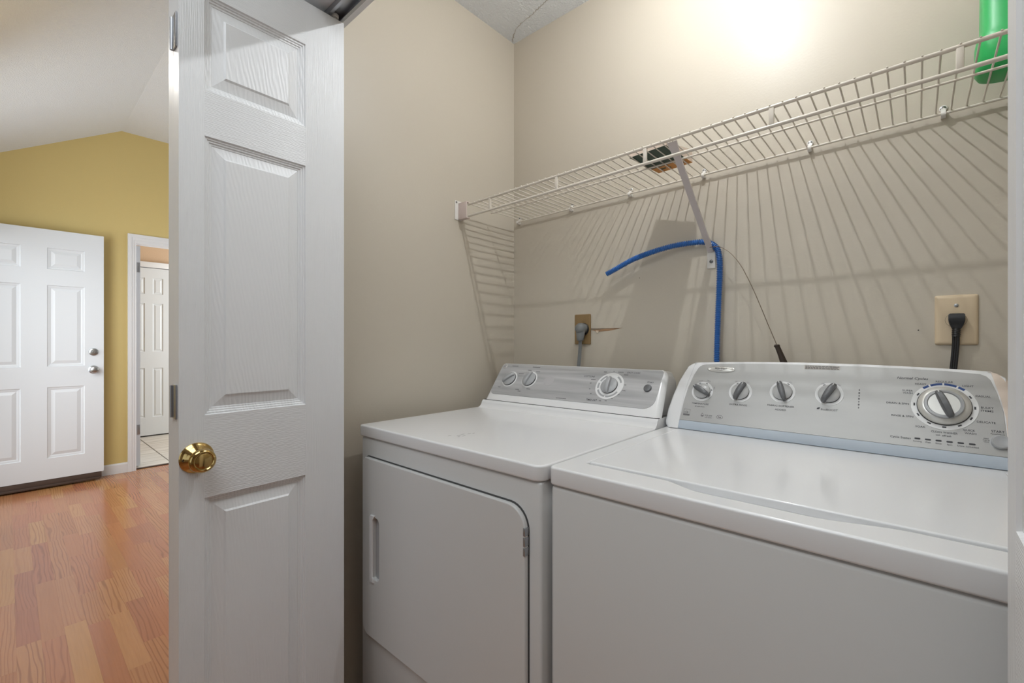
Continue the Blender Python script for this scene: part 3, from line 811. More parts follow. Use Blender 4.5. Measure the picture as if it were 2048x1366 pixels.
# control panel children live one level deeper
class Sub:
    pass
def subobj(o, par):
    o.parent = par; o.matrix_parent_inverse = Matrix.Identity(4)
    o.matrix_parent_inverse = Matrix.Identity(4)
    return o
fz.matrix_parent_inverse = Matrix.Translation((0.184, -1.03, 0))
def T(body, u, v, w, h, m=None, par=None, **k):
    o = text_mesh('lettering', body, CW, u, v, w, h, m or M_INK, None, lift=0.0018, **k)
    return subobj(o, par or fz)
cap = 0.0040
TX_ = [('TEMPERATURE', -0.4500, 0.0620, 0.046, 0.0042), ('all cold rinses', -0.450, 0.0540, 0.026, 0.0030),
       ('EXTRA RINSE', -0.3522, 0.0684, 0.0425, 0.0042), ('FABRIC SOFTENER', -0.2540, 0.0750, 0.059, 0.0042), ('ADDED', -0.2537, 0.0650, 0.0245, 0.0042),
       ('EcoBOOST', -0.1531, 0.0754, 0.033, 0.0044), ('HEAVY', 0.0074, 0.1522, 0.0185, cap), ('REGULAR', 0.0450, 0.1599, 0.0268, cap), ('LIGHT', 0.0804, 0.1525, 0.0165, cap),
       ('SUPER', -0.0140, 0.1354, 0.0175, cap), ('WASH', -0.0137, 0.1297, 0.0163, cap), ('DRAIN & SPIN', -0.0305, 0.1042, 0.0377, cap), ('RINSE & SPIN', -0.0225, 0.0757, 0.0358, cap),
       ('CASUAL', 0.1014, 0.1315, 0.0221, cap), ('BULKY', 0.1065, 0.1073, 0.0177, cap), ('ITEMS', 0.1060, 0.1005, 0.0174, cap), ('DELICATE', 0.1038, 0.0765, 0.0259, cap),
       ('SOAK', 0.0067, 0.0550, 0.0158, cap), ('CLEAN WASHER', 0.0430, 0.0471, 0.0396, cap), ('QUICK', 0.0793, 0.0566, 0.0174, cap), ('WASH', 0.0810, 0.0503, 0.0164, cap),
       ('with', 0.0335, 0.0406, 0.0068, 0.0030), ('Cycle Status', -0.0252, 0.0273, 0.0335, 0.0046), ('START', 0.1190, 0.0594, 0.0175, 0.0046), ('Pause/Unlock', 0.1187, 0.0540, 0.0190, 0.0026),
       ('H', -0.4305, 0.0305, 0.0034, 0.0044), ('2', -0.4275, 0.0285, 0.0020, 0.0026), ('Low', -0.4190, 0.0305, 0.0120, 0.0044), ('wash system', -0.4225, 0.0245, 0.0190, 0.0022)]
for b_, u, v, w, h in TX_:
    T(b_, u, v, w, h)
T('Normal Cycles', -0.0062, 0.1652, 0.0516, 0.0056, shear=0.25)
T('affresh', 0.0465, 0.0404, 0.0135, 0.0036, shear=0.2)
T('he', -0.3938, 0.0290, 0.0080, 0.0050)
for i, wd in enumerate(('Sensing', 'Wash', 'Rinse', 'Spin', 'Done', 'Lid Locked')):
    u = 0.0020 + i * 0.0162
    T(wd, u, 0.0225, (0.0135, 0.0088, 0.0088, 0.0078, 0.0098, 0.0175)[i], 0.0028)
    o = plate('indicator_light', [rrect(u - 0.0047, u + 0.0047, 0.0268, 0.0300, 0.0015, 4)], 0.0009, 0.0002, CW @ Matrix.Translation((0, 0, 0.0013)), M_INK, None); subobj(o, fz)
for i, wd in enumerate(('Hold', '3 sec to', 'cancel')):
    T(wd, 0.1025, 0.0432 - i * 0.0034, (0.0062, 0.0096, 0.0072)[i], 0.0022)
for b_, u, v, r_ in (('Cool', -0.4580, 0.1312, 12), ('Warm', -0.4365, 0.1320, -20), ('Hot', -0.4180, 0.1110, -80), ('Off', -0.3650, 0.1345, 14), ('On', -0.3350, 0.1335, -22), ('On', -0.2370, 0.1400, -20), ('Off', -0.1690, 0.1410, 14), ('On', -0.1370, 0.1400, -22)):
    T(b_, u, v, 0.0065 if len(b_) < 4 else 0.0098, 0.0028, m=M_INKL, rot=R(r_))
def flat(name, loops, m, par, M=CW, lift=0.0014, t=0.0004):
    return subobj(plate(name, loops, t, 0.00005, M @ Matrix.Translation((0, 0, lift)), m, None, res=0), par)
def ring_loops(cx, cy, r0, r1, a0, a1, n=20):
    o = [(cx + r1 * math.cos(R(a0 + (a1 - a0) * i / n)), cy + r1 * math.sin(R(a0 + (a1 - a0) * i / n))) for i in range(n + 1)]
    i_ = [(cx + r0 * math.cos(R(a1 - (a1 - a0) * i / n)), cy + r0 * math.sin(R(a1 - (a1 - a0) * i / n))) for i in range(n + 1)]
    return o + i_
def dash(cx, cy, r, a, ln, wd):
    c, s = math.cos(R(a)), math.sin(R(a)); px_, py_ = cx + r * c, cy + r * s
    return [(px_ + dx * c - dy * s, py_ + dx * s + dy * c) for dx, dy in ((-wd / 2, -ln / 2), (wd / 2, -ln / 2), (wd / 2, ln / 2), (-wd / 2, ln / 2))]
# printed marks: leaf, drop, oval, certification square, sticker lines, vertical lamps
flat('printed_mark', [[(-0.1785, 0.0748), (-0.1770, 0.0785), (-0.1735, 0.0800), (-0.1715, 0.0795), (-0.1725, 0.0765), (-0.1750, 0.0748)]], M_INK, fz)
flat('printed_mark', [[(-0.4394, 0.0365), (-0.4425, 0.0315), (-0.4432, 0.0285), (-0.4415, 0.0262), (-0.4390, 0.0255), (-0.4365, 0.0264), (-0.4352, 0.0288), (-0.4362, 0.0318)],
                      [(-0.4394, 0.0345), (-0.4416, 0.0310), (-0.4420, 0.0295), (-0.4395, 0.0290), (-0.4365, 0.0305), (-0.4370, 0.0318)]], M_INKL, fz)
flat('printed_mark', [ellipse(-0.3940, 0.0290, 0.0082, 0.0053, 28), ellipse(-0.3940, 0.0290, 0.0076, 0.0047, 28)], M_INK, fz)
flat('printed_mark', [rrect(-0.4912, -0.4735, 0.0240, 0.0430, 0.0, 1, rs=(0, 0, 0, 0)), rrect(-0.4907, -0.4740, 0.0290, 0.0425, 0.0, 1, rs=(0, 0, 0, 0))], M_INKL, fz)
flat('printed_mark', [ring_loops(-0.4850, 0.0310, 0.0062, 0.0070, 10, 80, 8)], M_INKL, fz)
T('energy', -0.4835, 0.0335, 0.0110, 0.0030, m=M_INKL, shear=0.3)
sk = flat('sticker', [rrect(-0.2110, -0.1375, 0.1788, 0.1886, 0.001, 2)], mat('faded_sticker', srgb(186, 180, 172), 0.6), fz, lift=0.0015)
for rr in range(3):
    u = -0.2085
    while u < -0.141:
        ln = random.uniform(0.003, 0.008)
        flat('printed_mark', [rrect(u, min(u + ln, -0.139), 0.1800 + rr * 0.0029, 0.1815 + rr * 0.0029, 0, 1, rs=(0, 0, 0, 0))], M_INKL, fz, lift=0.0020)
        u += ln + 0.0012
for i in range(7):
    v = 0.1300 - i * 0.0072
    w_ = 0.0010 + 0.0006 * (i % 2)
    flat('printed_mark', [rrect(-0.0984 - w_, -0.0984 + w_, v - 0.0019, v + 0.0019, 0, 1, rs=(0, 0, 0, 0))], M_INKL, fz)
# oval badge
bd = subobj(lathe('badge', [(1.0, 0.0), (1.0, 0.0008), (0.96, 0.0022), (0.90, 0.0026), (0.86, 0.0020), (0.6, 0.0030), (0.0, 0.0036)],
                  CW @ Matrix.Translation((-0.4088, 0.1685, 0.0010)) @ Matrix.Diagonal((0.0372, 0.0100, 1, 1)), M_SILVERK, None, seg=40), fz)
o = text_mesh('lettering', 'Whirlpool', CW, -0.4088, 0.1705, 0.032, 0.0050, M_INK, None, shear=0.15, lift=0.0050); subobj(o, fz)
o = flat('printed_mark', [ring_loops(-0.4088, 0.1830, 0.0178, 0.0184, 235, 305, 14)], M_INKL, fz, lift=0.0048)

def small_knob(par_thing, M, u, v, ang_, rring, rb, grip_len, grip_w, grip_h, m_grip, m_body, ring=True):
    K = M @ Matrix.Translation((u, v, 0.0012))
    if ring:
        lathe('dial_ring', [(rring, 0.0), (rring, 0.0006), (rring - 0.0004, 0.0010), (0, 0.0010)], K, M_RINGW, par_thing, seg=40)
    kb = lathe('knob', [(rb + 0.0012, 0.001), (rb + 0.0012, 0.0050), (rb, 0.0066), (rb - 0.002, 0.0078), (rb * 0.80, 0.0085), (rb * 0.66, 0.0105), (0, 0.0110)], K, m_body, par_thing, seg=40)
    kb.data.materials.append(M_GAP)
    for p in kb.data.polygons:
        c = K.inverted() @ p.center
        if c.z < 0.0052: p.material_index = 1
    # tapered grip bar
    G = K @ Matrix.Rotation(R(ang_), 4, 'Z')
    bm = bmesh.new(); secs = []
    n = 10
    for i in range(n + 1):
        t = i / n; x = grip_len * (0.5 - t)
        wv = grip_w * (0.62 + 0.38 * math.sin(PI * min(1, 0.12 + t * 0.9))) / 2
        hh = 0.0085 + grip_h * (0.55 + 0.45 * math.sin(PI * (0.1 + 0.8 * t)))
        if i == 0 or i == n: hh *= 0.78; wv *= 0.8
        ring_ = [(x, -wv, 0.004), (x, -wv * 0.98, hh - 0.002), (x, -wv * 0.6, hh), (x, wv * 0.6, hh), (x, wv * 0.98, hh - 0.002), (x, wv, 0.004)]
        secs.append([bm.verts.new(q) for q in ring_])
    for a, b in zip(secs, secs[1:]):
        for k in range(6): bm.faces.new((a[k], a[(k + 1) % 6], b[(k + 1) % 6], b[k]))
    bm.faces.new(secs[0][::-1]); bm.faces.new(secs[-1])
    bm.transform(G)
    g = bm_obj('grip', bm, m_grip, None, smooth=True, angle=40); subobj(g, kb)
    mk = subobj(plate('pointer_mark', [rrect(grip_len / 2 - 0.008, grip_len / 2 - 0.003, -0.0008, 0.0008, 0.0003, 2)], 0.0004, 0.0001, G @ Matrix.Translation((0, 0, 0.0085 + grip_h * 0.83)), M_RINGW, None, res=0), kb)
    return kb
for (u, v, a) in ((-0.4495, 0.0990, 150), (-0.3512, 0.1050, 68), (-0.2533, 0.1125, 108), (-0.1556, 0.1148, 64)):
    small_knob(wm, CW, u, v, a, 0.0288, 0.0208, 0.052, 0.0140, 0.013, M_GREYK, mat('pale_grey_knob_plastic', srgb(188, 188, 188), 0.3))
for (cx_, cy_, aa) in ((-0.4495, 0.0990, (112, 68, 12)), (-0.3512, 0.1050, (112,)), (-0.2533, 0.1125, (62,)), (-0.1556, 0.1148, (115,))):
    for a in aa:
        flat('printed_mark', [dash(cx_, cy_, 0.0255, a, 0.0050, 0.0018)], M_INK, fz, lift=0.0022)
# big cycle dial
dc = (0.0432, 0.1045)
KD = CW @ Matrix.Translation((dc[0], dc[1], 0.0012))
lathe('dial_ring', [(0.0520, 0.0), (0.0520, 0.0007), (0.0514, 0.0012), (0, 0.0012)], KD, M_RINGW, wm, seg=72)
for a0, a1 in ((50, 62.5), (66, 88.3), (91.7, 114), (117.5, 130)):
    flat('printed_mark', [ring_loops(dc[0], dc[1], 0.0470, 0.0516, a0, a1, 12)], M_BLUEINK, fz, lift=0.0024)
for a in (0, -30, -60, -90, -120, -150, 180, 150, 30):
    flat('printed_mark', [dash(dc[0], dc[1], 0.0462, a, 0.0062, 0.0027)], M_INK, fz, lift=0.0024)
dk = lathe('dial', [(0.0425, 0.001), (0.0425, 0.0040), (0.0416, 0.0040), (0.0412, 0.0075), (0.0400, 0.0092), (0.0330, 0.0118), (0.0312, 0.0120), (0.0312, 0.0150), (0.0300, 0.0165), (0.0262, 0.0170), (0.0245, 0.0150), (0, 0.0150)], KD, M_SILVERK, wm, seg=72)
dk.data.materials.append(M_GAP); dk.data.materials.append(M_GREYK2)
KDi = KD.inverted()
for p in dk.data.polygons:
    c = KDi @ p.center; rr = math.hypot(c.x, c.y)
    if c.z < 0.0041: p.material_index = 1
    elif 0.0245 < rr < 0.0313 and c.z > 0.012: p.material_index = 2
GD = KD @ Matrix.Rotation(R(110), 4, 'Z')
bm = bmesh.new(); secs = []
for i in range(15):
    t = i / 14; x = 0.029 - 0.060 * t
    wv = 0.0066 * (0.68 + 0.32 * math.sin(PI * min(1, 0.1 + 0.75 * t))); hh = 0.015 + 0.017 * (0.35 + 0.65 * math.sin(PI * (0.12 + 0.76 * t)))
    if i in (0, 14): wv *= 0.72; hh *= 0.85
    secs.append([bm.verts.new(q) for q in ((x, -wv, 0.008), (x, -wv, hh - 0.003), (x, -wv * 0.6, hh), (x, wv * 0.6, hh), (x, wv, hh - 0.003), (x, wv, 0.008))])
for a, b in zip(secs, secs[1:]):
    for k in range(6): bm.faces.new((a[k], a[(k + 1) % 6], b[(k + 1) % 6], b[k]))
bm.faces.new(secs[0][::-1]); bm.faces.new(secs[-1]); bm.transform(GD)
subobj(bm_obj('grip', bm, M_GREYK, None, smooth=True, angle=45), dk)
subobj(plate('pointer_mark', [rrect(0.0195, 0.0265, -0.0011, 0.0011, 0.0004, 2)], 0.0005, 0.0001, GD @ Matrix.Translation((0, 0, 0.0268)), M_RINGW, None, res=0), dk)
lathe('start_button', [(0.0150, 0.0), (0.0150, 0.0012), (0.0138, 0.0014), (0.0135, 0.0050), (0.0115, 0.0066), (0.006, 0.0058), (0, 0.0055)], CW @ Matrix.Translation((0.1222, 0.0375, 0.001)), M_GREYK2, wm, seg=36)

# ================================================================== DRYER
DX0, DX1, DYF = -1.228, -0.5455, 0.694
dr = thing('clothes_dryer', 'white front-load clothes dryer with rippled silver panel beside the washer', 'dryer', (-0.887, 1.02, 0))
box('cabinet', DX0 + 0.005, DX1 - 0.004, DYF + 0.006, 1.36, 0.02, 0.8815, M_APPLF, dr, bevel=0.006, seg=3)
for fx in (DX0 + 0.06, DX1 - 0.06):
    for fy in (0.77, 1.30):
        lathe('foot', [(0.0, 0), (0.022, 0), (0.022, 0.012), (0.012, 0.016), (0.012, 0.022), (0, 0.022)], Matrix.Translation((fx, fy, 0.0)), M_GAP, dr, seg=16)
plate('top_deck', [rrect(DX0, DX1, DYF, 1.365, 0, 6, rs=(0.010, 0.022, 0.004, 0.004))], 0.0325, 0.0045, Matrix.Translation((0, 0, ZT - 0.0325)), M_APPL, dr, res=3)
# coved step up to the console
cov = [(1.165, 0.9147)]
for i in range(9):
    a = R(78 * i / 8); cov.append((1.166 + 0.026 * math.sin(a), 0.9150 + 0.026 * (1 - math.cos(a))))
cov += [(1.1960, 0.9400), (1.1975, 0.9412), (1.362, 0.9412), (1.362, 0.9140)]
dry_mark = set(bpy.data.objects)
prism('backsplash', cov, -1.2185, -0.5225, M_APPL, dr, angle=50)
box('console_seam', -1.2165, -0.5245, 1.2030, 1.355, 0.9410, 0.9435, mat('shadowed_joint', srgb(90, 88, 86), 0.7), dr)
CD = frame((0, 1.20, 0.94), (1, 0, 0), (0, 0.100, 0.136))
def dryer_console():
    bm = bmesh.new(); secs = []
    hw0 = 0.342
    cx_ = -0.872
    prof = [(0.0046, -0.003), (0.0042, 0.0), (0.1600, 0.0), (0.1675, -0.0012), (0.1710, -0.0055), (0.1722, -0.012)]
    def ends(v):
        # left and right outline: slightly narrower at the top
        return (-1.2180 + 0.0035 * max(0, (v - 0.13) / 0.04) ** 2, -0.5205 - 0.016 * max(0, min(1, v / 0.17)))
    us = [0, 0.004, 0.010, 0.018]
    n = 12
    param = []
    for i in range(len(us)): param.append(('L', us[i]))
    for i in range(1, n): param.append(('M', i / n))
    for i in range(len(us) - 1, -1, -1): param.append(('R', us[i]))
    for kind, q in param:
        ring_ = []
        for (v, w) in prof:
            x0, x1 = ends(v)
            drop = {0: 0.018, 0.004: 0.009, 0.010: 0.003, 0.018: 0.0}.get(q, 0) if kind != 'M' else 0
            vt = v - drop * 0.9 if v > 0.15 else v
            if kind == 'L': x = x0 + q
            elif kind == 'R': x = x1 - q
            else: x = x0 + 0.018 + (x1 - x0 - 0.036) * q
            p = CD @ Vector((x, vt, w - drop * 0.75)); ring_.append((p.x, p.y, p.z))
        top = ring_[-1]
        ring_.append((top[0], 1.345, top[2] - 0.002)); ring_.append((top[0], 1.360, top[2] - 0.016)); ring_.append((top[0], 1.362, 0.9434)); ring_.append((top[0], ring_[0][1] + 0.001, 0.9434))
        secs.append([bm.verts.new(p) for p in ring_])
    for a, b in zip(secs, secs[1:]):
        for k in range(len(a)): bm.faces.new((a[k], b[k], b[(k + 1) % len(a)], a[(k + 1) % len(a)]))
    bm.faces.new(secs[0][::-1]); bm.faces.new(secs[-1])
    return bm_obj('console', bm, M_APPL, dr, smooth=True, angle=38)
dryer_console()
fd = plate('control_panel', [rrect(-1.2040, -0.5480, 0.0300, 0.1650, 0, 8, rs=(0.020, 0.034, 0.008, 0.012))], 0.0014, 0.0004, CD, M_SILV_D, dr)
def TD(body, u, v, w, h, m=None, **k):
    return subobj(text_mesh('lettering', body, CD, u, v, w, h, m or M_INKL, None, lift=0.0018, **k), fd)
TD('COTTONS', -0.7988, 0.1294, 0.0417, 0.0058, m=M_INK, shear=0.2)
TD('EASY CARE', -0.6447, 0.1520, 0.0450, 0.0055, shear=0.2)
TD('TIMED DRY', -0.7590, 0.0420, 0.0397, 0.0065, m=M_INK, shear=0.2)
TD('START', -0.5801, 0.1208, 0.0210, 0.0046, m=M_INK)
for (u, v, w) in ((-1.138, 0.1555, 0.030), (-1.036, 0.1550, 0.034), (-1.094, 0.1235, 0.022), (-1.060, 0.1400, 0.016), (-1.020, 0.1360, 0.018), (-1.170, 0.060, 0.012), (-1.078, 0.056, 0.018), (-1.066, 0.050, 0.014), (-1.030, 0.062, 0.016), (-0.877, 0.0372, 0.040),
                  (-0.745, 0.1500, 0.012), (-0.715, 0.1540, 0.005), (-0.690, 0.1520, 0.018), (-0.668, 0.1430, 0.016), (-0.780, 0.1180, 0.016), (-0.785, 0.1040, 0.006), (-0.780, 0.0820, 0.006), (-0.770, 0.0650, 0.005),
                  (-0.660, 0.1060, 0.008), (-0.657, 0.0850, 0.012), (-0.672, 0.0700, 0.006), (-0.690, 0.0540, 0.006), (-0.708, 0.0440, 0.006), (-0.728, 0.0420, 0.008), (-0.742, 0.0450, 0.003)):
    k = 0.0
    while k < w - 0.0015:
        ln = random.uniform(0.0012, 0.0034)
        ln = min(ln, w - k)
        flat('printed_mark', [rrect(u - w / 2 + k, u - w / 2 + k + ln, v - 0.0014, v + 0.0014, 0, 1, rs=(0, 0, 0, 0))], M_INKL, fd, M=CD)
        k += ln + 0.0008
# round emblem
lathe('badge', [(0.0098, 0.0), (0.0098, 0.0014), (0.0085, 0.0022), (0.0080, 0.0016), (0, 0.0018)], CD @ Matrix.Translation((-1.1880, 0.1520, 0.001)), M_SILVERK, dr, seg=28)
subobj(text_mesh('lettering', 'GE', CD, -1.1880, 0.1520, 0.0098, 0.0078, mat('violet_grey_ink', srgb(96, 98, 128), 0.4), None, shear=0.2, lift=0.0040), fd)
flat('printed_mark', [ellipse(-0.9560, 0.1010, 0.0215, 0.0200, 36)], mat('pale_grey_overlay', srgb(182, 180, 182), 0.5), fd, M=CD)
for (u, v, a) in ((-1.1370, 0.0975, 42), (-1.0440, 0.1015, 80)):
    small_knob(dr, CD, u, v, a, 0.0335, 0.0268, 0.054, 0.0140, 0.012, M_GREYK2, M_GREYK2)
KT = CD @ Matrix.Translation((-0.7135, 0.0985, 0.0012))
lathe('dial_ring', [(0.0490, 0.0), (0.0490, 0.0007), (0.0484, 0.0012), (0.0430, 0.0012), (0.0428, 0.0009), (0, 0.0009)], KT, M_RINGW, dr, seg=64)
for a0, a1 in ((118, 158), (168, 196), (206, 262), (268, 330), (20, 60)):
    flat('printed_mark', [ring_loops(-0.7135, 0.0985, 0.0365, 0.0425, a0, a1, 12)], M_GREYK2, fd, M=CD, lift=0.0021)
small_knob(dr, CD, -0.7135, 0.0985, 96, 0.0360, 0.0275, 0.058, 0.0150, 0.014, M_GREYK2, M_GREYK2)
lathe('start_button', [(0.0125, 0.0), (0.0125, 0.0030), (0.0110, 0.0058), (0.006, 0.0072), (0, 0.0075)], CD @ Matrix.Translation((-0.5828, 0.0990, 0.001)), M_GREYK, dr, seg=32)
# the console sits very slightly askew on the dryer body
SH = Matrix(((0.9668, 0, 0, -1.213 * 0.0332), (0.0505, 1, 0, 0.0505 * 1.213), (-0.004, 0, 1, -0.004 * 1.213), (0, 0, 0, 1)))
for o in set(bpy.data.objects) - dry_mark:
    if o.type == 'MESH': o.data.transform(SH)
# front door, its pull recess and hinge
FD = frame((0, DYF + 0.006, 0), (1, 0, 0), (0, 0, 1))          # u = X, v = Z, n = -Y
dl = rrect(-1.2000, -0.5810, 0.3190, 0.8270, 0, 8, rs=(0.030, 0.030, 0.048, 0.020))
pk = rrect(-1.1420, -1.1130, 0.4905, 0.6625, 0, 6, rs=(0.006, 0.012, 0.014, 0.006))
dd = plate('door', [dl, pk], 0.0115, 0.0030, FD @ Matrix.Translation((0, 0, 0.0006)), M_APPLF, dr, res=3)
subobj(box('pull_recess', -1.150, -1.105, DYF + 0.004, DYF + 0.0058, 0.484, 0.668, mat('grey_recess_plastic', srgb(172, 172, 174), 0.5), None), dd)
subobj(plate('pull_handle', [[(-1.1560, 0.486), (-1.1500, 0.480), (-1.1360, 0.480), (-1.1360, 0.4915), (-1.1405, 0.496), (-1.1405, 0.657), (-1.1360, 0.6610), (-1.1300, 0.6700), (-1.1500, 0.6700), (-1.1560, 0.664)]], 0.0060, 0.0018, FD @ Matrix.Translation((0, 0, 0.0105)), M_APPL, None, res=2), dd)
gasket = plate('door_seam', [rrect(-1.2022, -0.5788, 0.3170, 0.8300, 0, 8, rs=(0.031, 0.031, 0.050, 0.022))], 0.0006, 0.0001, FD @ Matrix.Translation((0, 0, 0.0001)), mat('grey_joint', srgb(84, 84, 84), 0.7), dr, res=0)
hg = join_boxes('hinge', [(-0.5855, -0.5800, DYF - 0.0075, DYF + 0.006, 0.731, 0.747), (-0.5855, -0.5800, DYF - 0.0075, DYF + 0.006, 0.750, 0.768), (-0.5855, -0.5800, DYF - 0.0075, DYF + 0.006, 0.771, 0.787)], M_STEEL, dr, bevel=0.0008)
# printed line on the lid near the front
for i, (x_, y_, ln) in enumerate(((-0.905, 0.760, 0.012), (-0.890, 0.778, 0.014), (-0.893, 0.795, 0.012), (-0.886, 0.812, 0.012), (-0.882, 0.826, 0.008), (-0.878, 0.770, 0.008), (-0.876, 0.785, 0.010))):
    mesh_obj('printed_mark', [(x_, y_, ZT + 0.0002), (x_ + 0.003, y_, ZT + 0.0002), (x_ + 0.003, y_ + ln, ZT + 0.0002), (x_, y_ + ln, ZT + 0.0002)], [(0, 1, 2, 3)], M_INKL, dr)

# ================================================================== WIRE SHELF
def zs(x): return 1.668 + 0.0165 * (x + 1.25)
SX0, SX1 = -1.262, 0.40
sh = thing('wire_shelf', 'white coated wire shelf on the back wall above the machines', 'shelf', (-0.45, 1.30, 1.665))
slope = math.atan(0.0165)
def rod(name, y, dz, r, x0=SX0, x1=SX1, m=M_SHELF):
    return tube(name, [(x0, y, zs(x0) + dz), ((x0 + x1) / 2, y, zs((x0 + x1) / 2) + dz), (x1, y, zs(x1) + dz)], r, m, sh, seg=10)
rod('front_rail', 1.145, 0.002, 0.0042, x0=-1.242)
rod('front_rail', 1.145, -0.041, 0.0042, x0=-1.242)
rod('middle_rod', 1.273, -0.0035, 0.0026, x0=-1.250)
rod('back_rod', 1.440, -0.0035, 0.0030)
wire_me = None
x = -1.236; i = 0
while x < SX1 - 0.005:
    if wire_me is None:
        bm = sweep_bm([(0, 1.1405, 0.0052), (0, 1.1440, 0.0064), (0, 1.16, 0.0028), (0, 1.30, 0.0010), (0, 1.430, 0.0010), (0, 1.4405, 0.0012), (0.0015, 1.4430, 0.0010)], 0.0018, 6)
        bmesh.ops.recalc_face_normals(bm, faces=bm.faces)
        wire_me = bpy.data.meshes.new('wire'); bm.to_mesh(wire_me); bm.free(); wire_me.materials.append(M_SHELF); wire_me.shade_smooth()
    o = bpy.data.objects.new('wire', wire_me); o.location = (x, 0, zs(x)); COL.objects.link(o); o.parent = sh
    o.matrix_parent_inverse = Matrix.Translation((0.45, -1.30, -1.665))
    x += 0.0254; i += 1
for x in (-1.130, -0.838, -0.544, -0.242, 0.059, 0.36):
    bm = box_bm(x - 0.0055, x + 0.0055, 1.1415, 1.1485, zs(x) - 0.040, zs(x) + 0.001, 0.002, 2)
    bm_obj('stiffener', bm, M_SHELF, sh, smooth=True, angle=40)
def clip(x):
    z = zs(x)
    prof = [(1.4535, 0.012), (1.4505, 0.014), (1.4490, 0.008), (1.4475, 0.003), (1.4430, 0.0015), (1.4375, 0.0015), (1.4345, -0.003), (1.4360, -0.009), (1.4410, -0.0115), (1.4470, -0.0120), (1.4535, -0.0105)]
    c = prism('wall_clip', [(y, z + h) for y, h in prof], x - 0.0042, x + 0.0042, M_SHELF_PLASTIC, sh, angle=60)
    s = lathe('screw', [(0.0062, 0.0), (0.0062, 0.0015), (0.0040, 0.0030), (0.0018, 0.0030), (0.0014, 0.0015), (0, 0.0015)], frame((x, 1.4530, z + 0.0125), (1, 0, 0), (0, 0, 1)), M_SCREW, None, seg=14)
    s2 = lathe('screw', [(0.0, 0.0), (0.0, 0.0)], Matrix.Identity(4), M_SCREW, None, seg=3) if False else None
    c2 = lathe('wall_clip', [(0.0075, 0.0), (0.0075, 0.0012), (0.006, 0.0022), (0, 0.0022)], frame((x, 1.4532, z + 0.0125), (1, 0, 0), (0, 0, 1)), M_SHELF_PLASTIC, sh, seg=16)
    subobj(s, c2)
for x in (-1.256, -0.988, -0.742, -0.493, -0.214, 0.047, 0.33): clip(x)
# end bracket on the left wall: screw plate and cup that holds the front rails
eb = join_boxes('end_bracket', [(XL, XL + 0.0035, 1.118, 1.152, 1.618, 1.690)], M_SHELF_PLASTIC, sh, bevel=0.0015)
join_boxes('end_bracket', [(XL + 0.0035, -1.242, 1.134, 1.137, 1.620, 1.680), (XL + 0.0035, -1.242, 1.134, 1.154, 1.619, 1.622), (XL + 0.0035, -1.242, 1.134, 1.154, 1.678, 1.681), (XL + 0.0035, -1.2865, 1.134, 1.154, 1.619, 1.681)], mat('pinkish_white_plastic', srgb(212, 196, 190), 0.45), sh, bevel=0.0008)
lathe('screw', [(0.0035, 0), (0.0035, 0.002), (0.0012, 0.002), (0, 0.001)], frame((XL + 0.0035, 1.124, 1.683), (0, 1, 0), (0, 0, 1)), M_SCREW, sh, seg=12)
# diagonal support brace with its wall foot
bx = -0.4725
def brace():
    a = Vector((bx, 1.148, zs(bx) - 0.004)); b = Vector((bx, 1.4475, 1.436))
    d = (b - a).normalized(); n = Vector((1, 0, 0)); o_ = n.cross(d)
    bm = bmesh.new()
    sec = [(-0.0085, 0.0), (-0.0085, 0.006), (-0.0070, 0.006), (-0.0070, 0.0015), (0.0070, 0.0015), (0.0070, 0.006), (0.0085, 0.006), (0.0085, 0.0)]
    r1 = [bm.verts.new(a + n * (p * 1.45) + o_ * q) for p, q in sec]
    r2 = [bm.verts.new(a + d * 0.05 + n * p + o_ * q) for p, q in sec]
    r3 = [bm.verts.new(b + n * p + o_ * q) for p, q in sec]
    for x_, y_ in ((r1, r2), (r2, r3)):
        for k in range(8): bm.faces.new((x_[k], x_[(k + 1) % 8], y_[(k + 1) % 8], y_[k]))
    bm.faces.new(r1[::-1]); bm.faces.new(r3)
    return bm_obj('support_brace', bm, M_BRACE, sh)
br = brace()
ft = box('brace_foot', bx - 0.012, bx + 0.013, 1.4505, 1.4538, 1.386, 1.446, M_SHELF_PLASTIC, sh, bevel=0.001)
subobj(lathe('screw', [(0.0055, 0.0), (0.0055, 0.0015), (0.0035, 0.0028), (0.0015, 0.0028), (0.001, 0.001), (0, 0.001)], frame((bx + 0.001, 1.4505, 1.407), (1, 0, 0), (0, 0, 1)), M_SCREW, None, seg=16), ft)

# ================================================================== LOOSE THINGS
# blue ribbed hose hooked over the brace
hp = spline([(-0.8167, 1.415, 1.3985), (-0.777, 1.418, 1.4153), (-0.7196, 1.421, 1.439), (-0.650, 1.420, 1.4555), (-0.590, 1.428, 1.4665), (-0.530, 1.436, 1.4705), (-0.485, 1.4405, 1.4670), (-0.4560, 1.4390, 1.4490),
             (-0.4440, 1.4350, 1.420), (-0.4405, 1.430, 1.370), (-0.4420, 1.427, 1.30), (-0.4455, 1.426, 1.20), (-0.4480, 1.426, 1.10), (-0.4480, 1.427, 1.00), (-0.447, 1.427, 0.90)], 40)
# resample evenly
acc = [0.0]
for a, b in zip(hp, hp[1:]): acc.append(acc[-1] + (b - a).length)
Lh = acc[-1]; pitch = 0.0054; step = pitch / 8; pts = []; j = 0; s = 0.0
while s < Lh:
    while acc[j + 1] < s: j += 1
    pts.append(hp[j].lerp(hp[j + 1], (s - acc[j]) / max(acc[j + 1] - acc[j], 1e-9))); s += step
hose = tube('ribbed_hose', pts, lambda i: 0.0070 + 0.0025 * max(0.0, math.sin(2 * PI * i / 8)) ** 0.7, M_HOSE, None, seg=14, cap=False)
tag(hose, 'blue corrugated hose hooked over the shelf brace above the washer', 'hose')
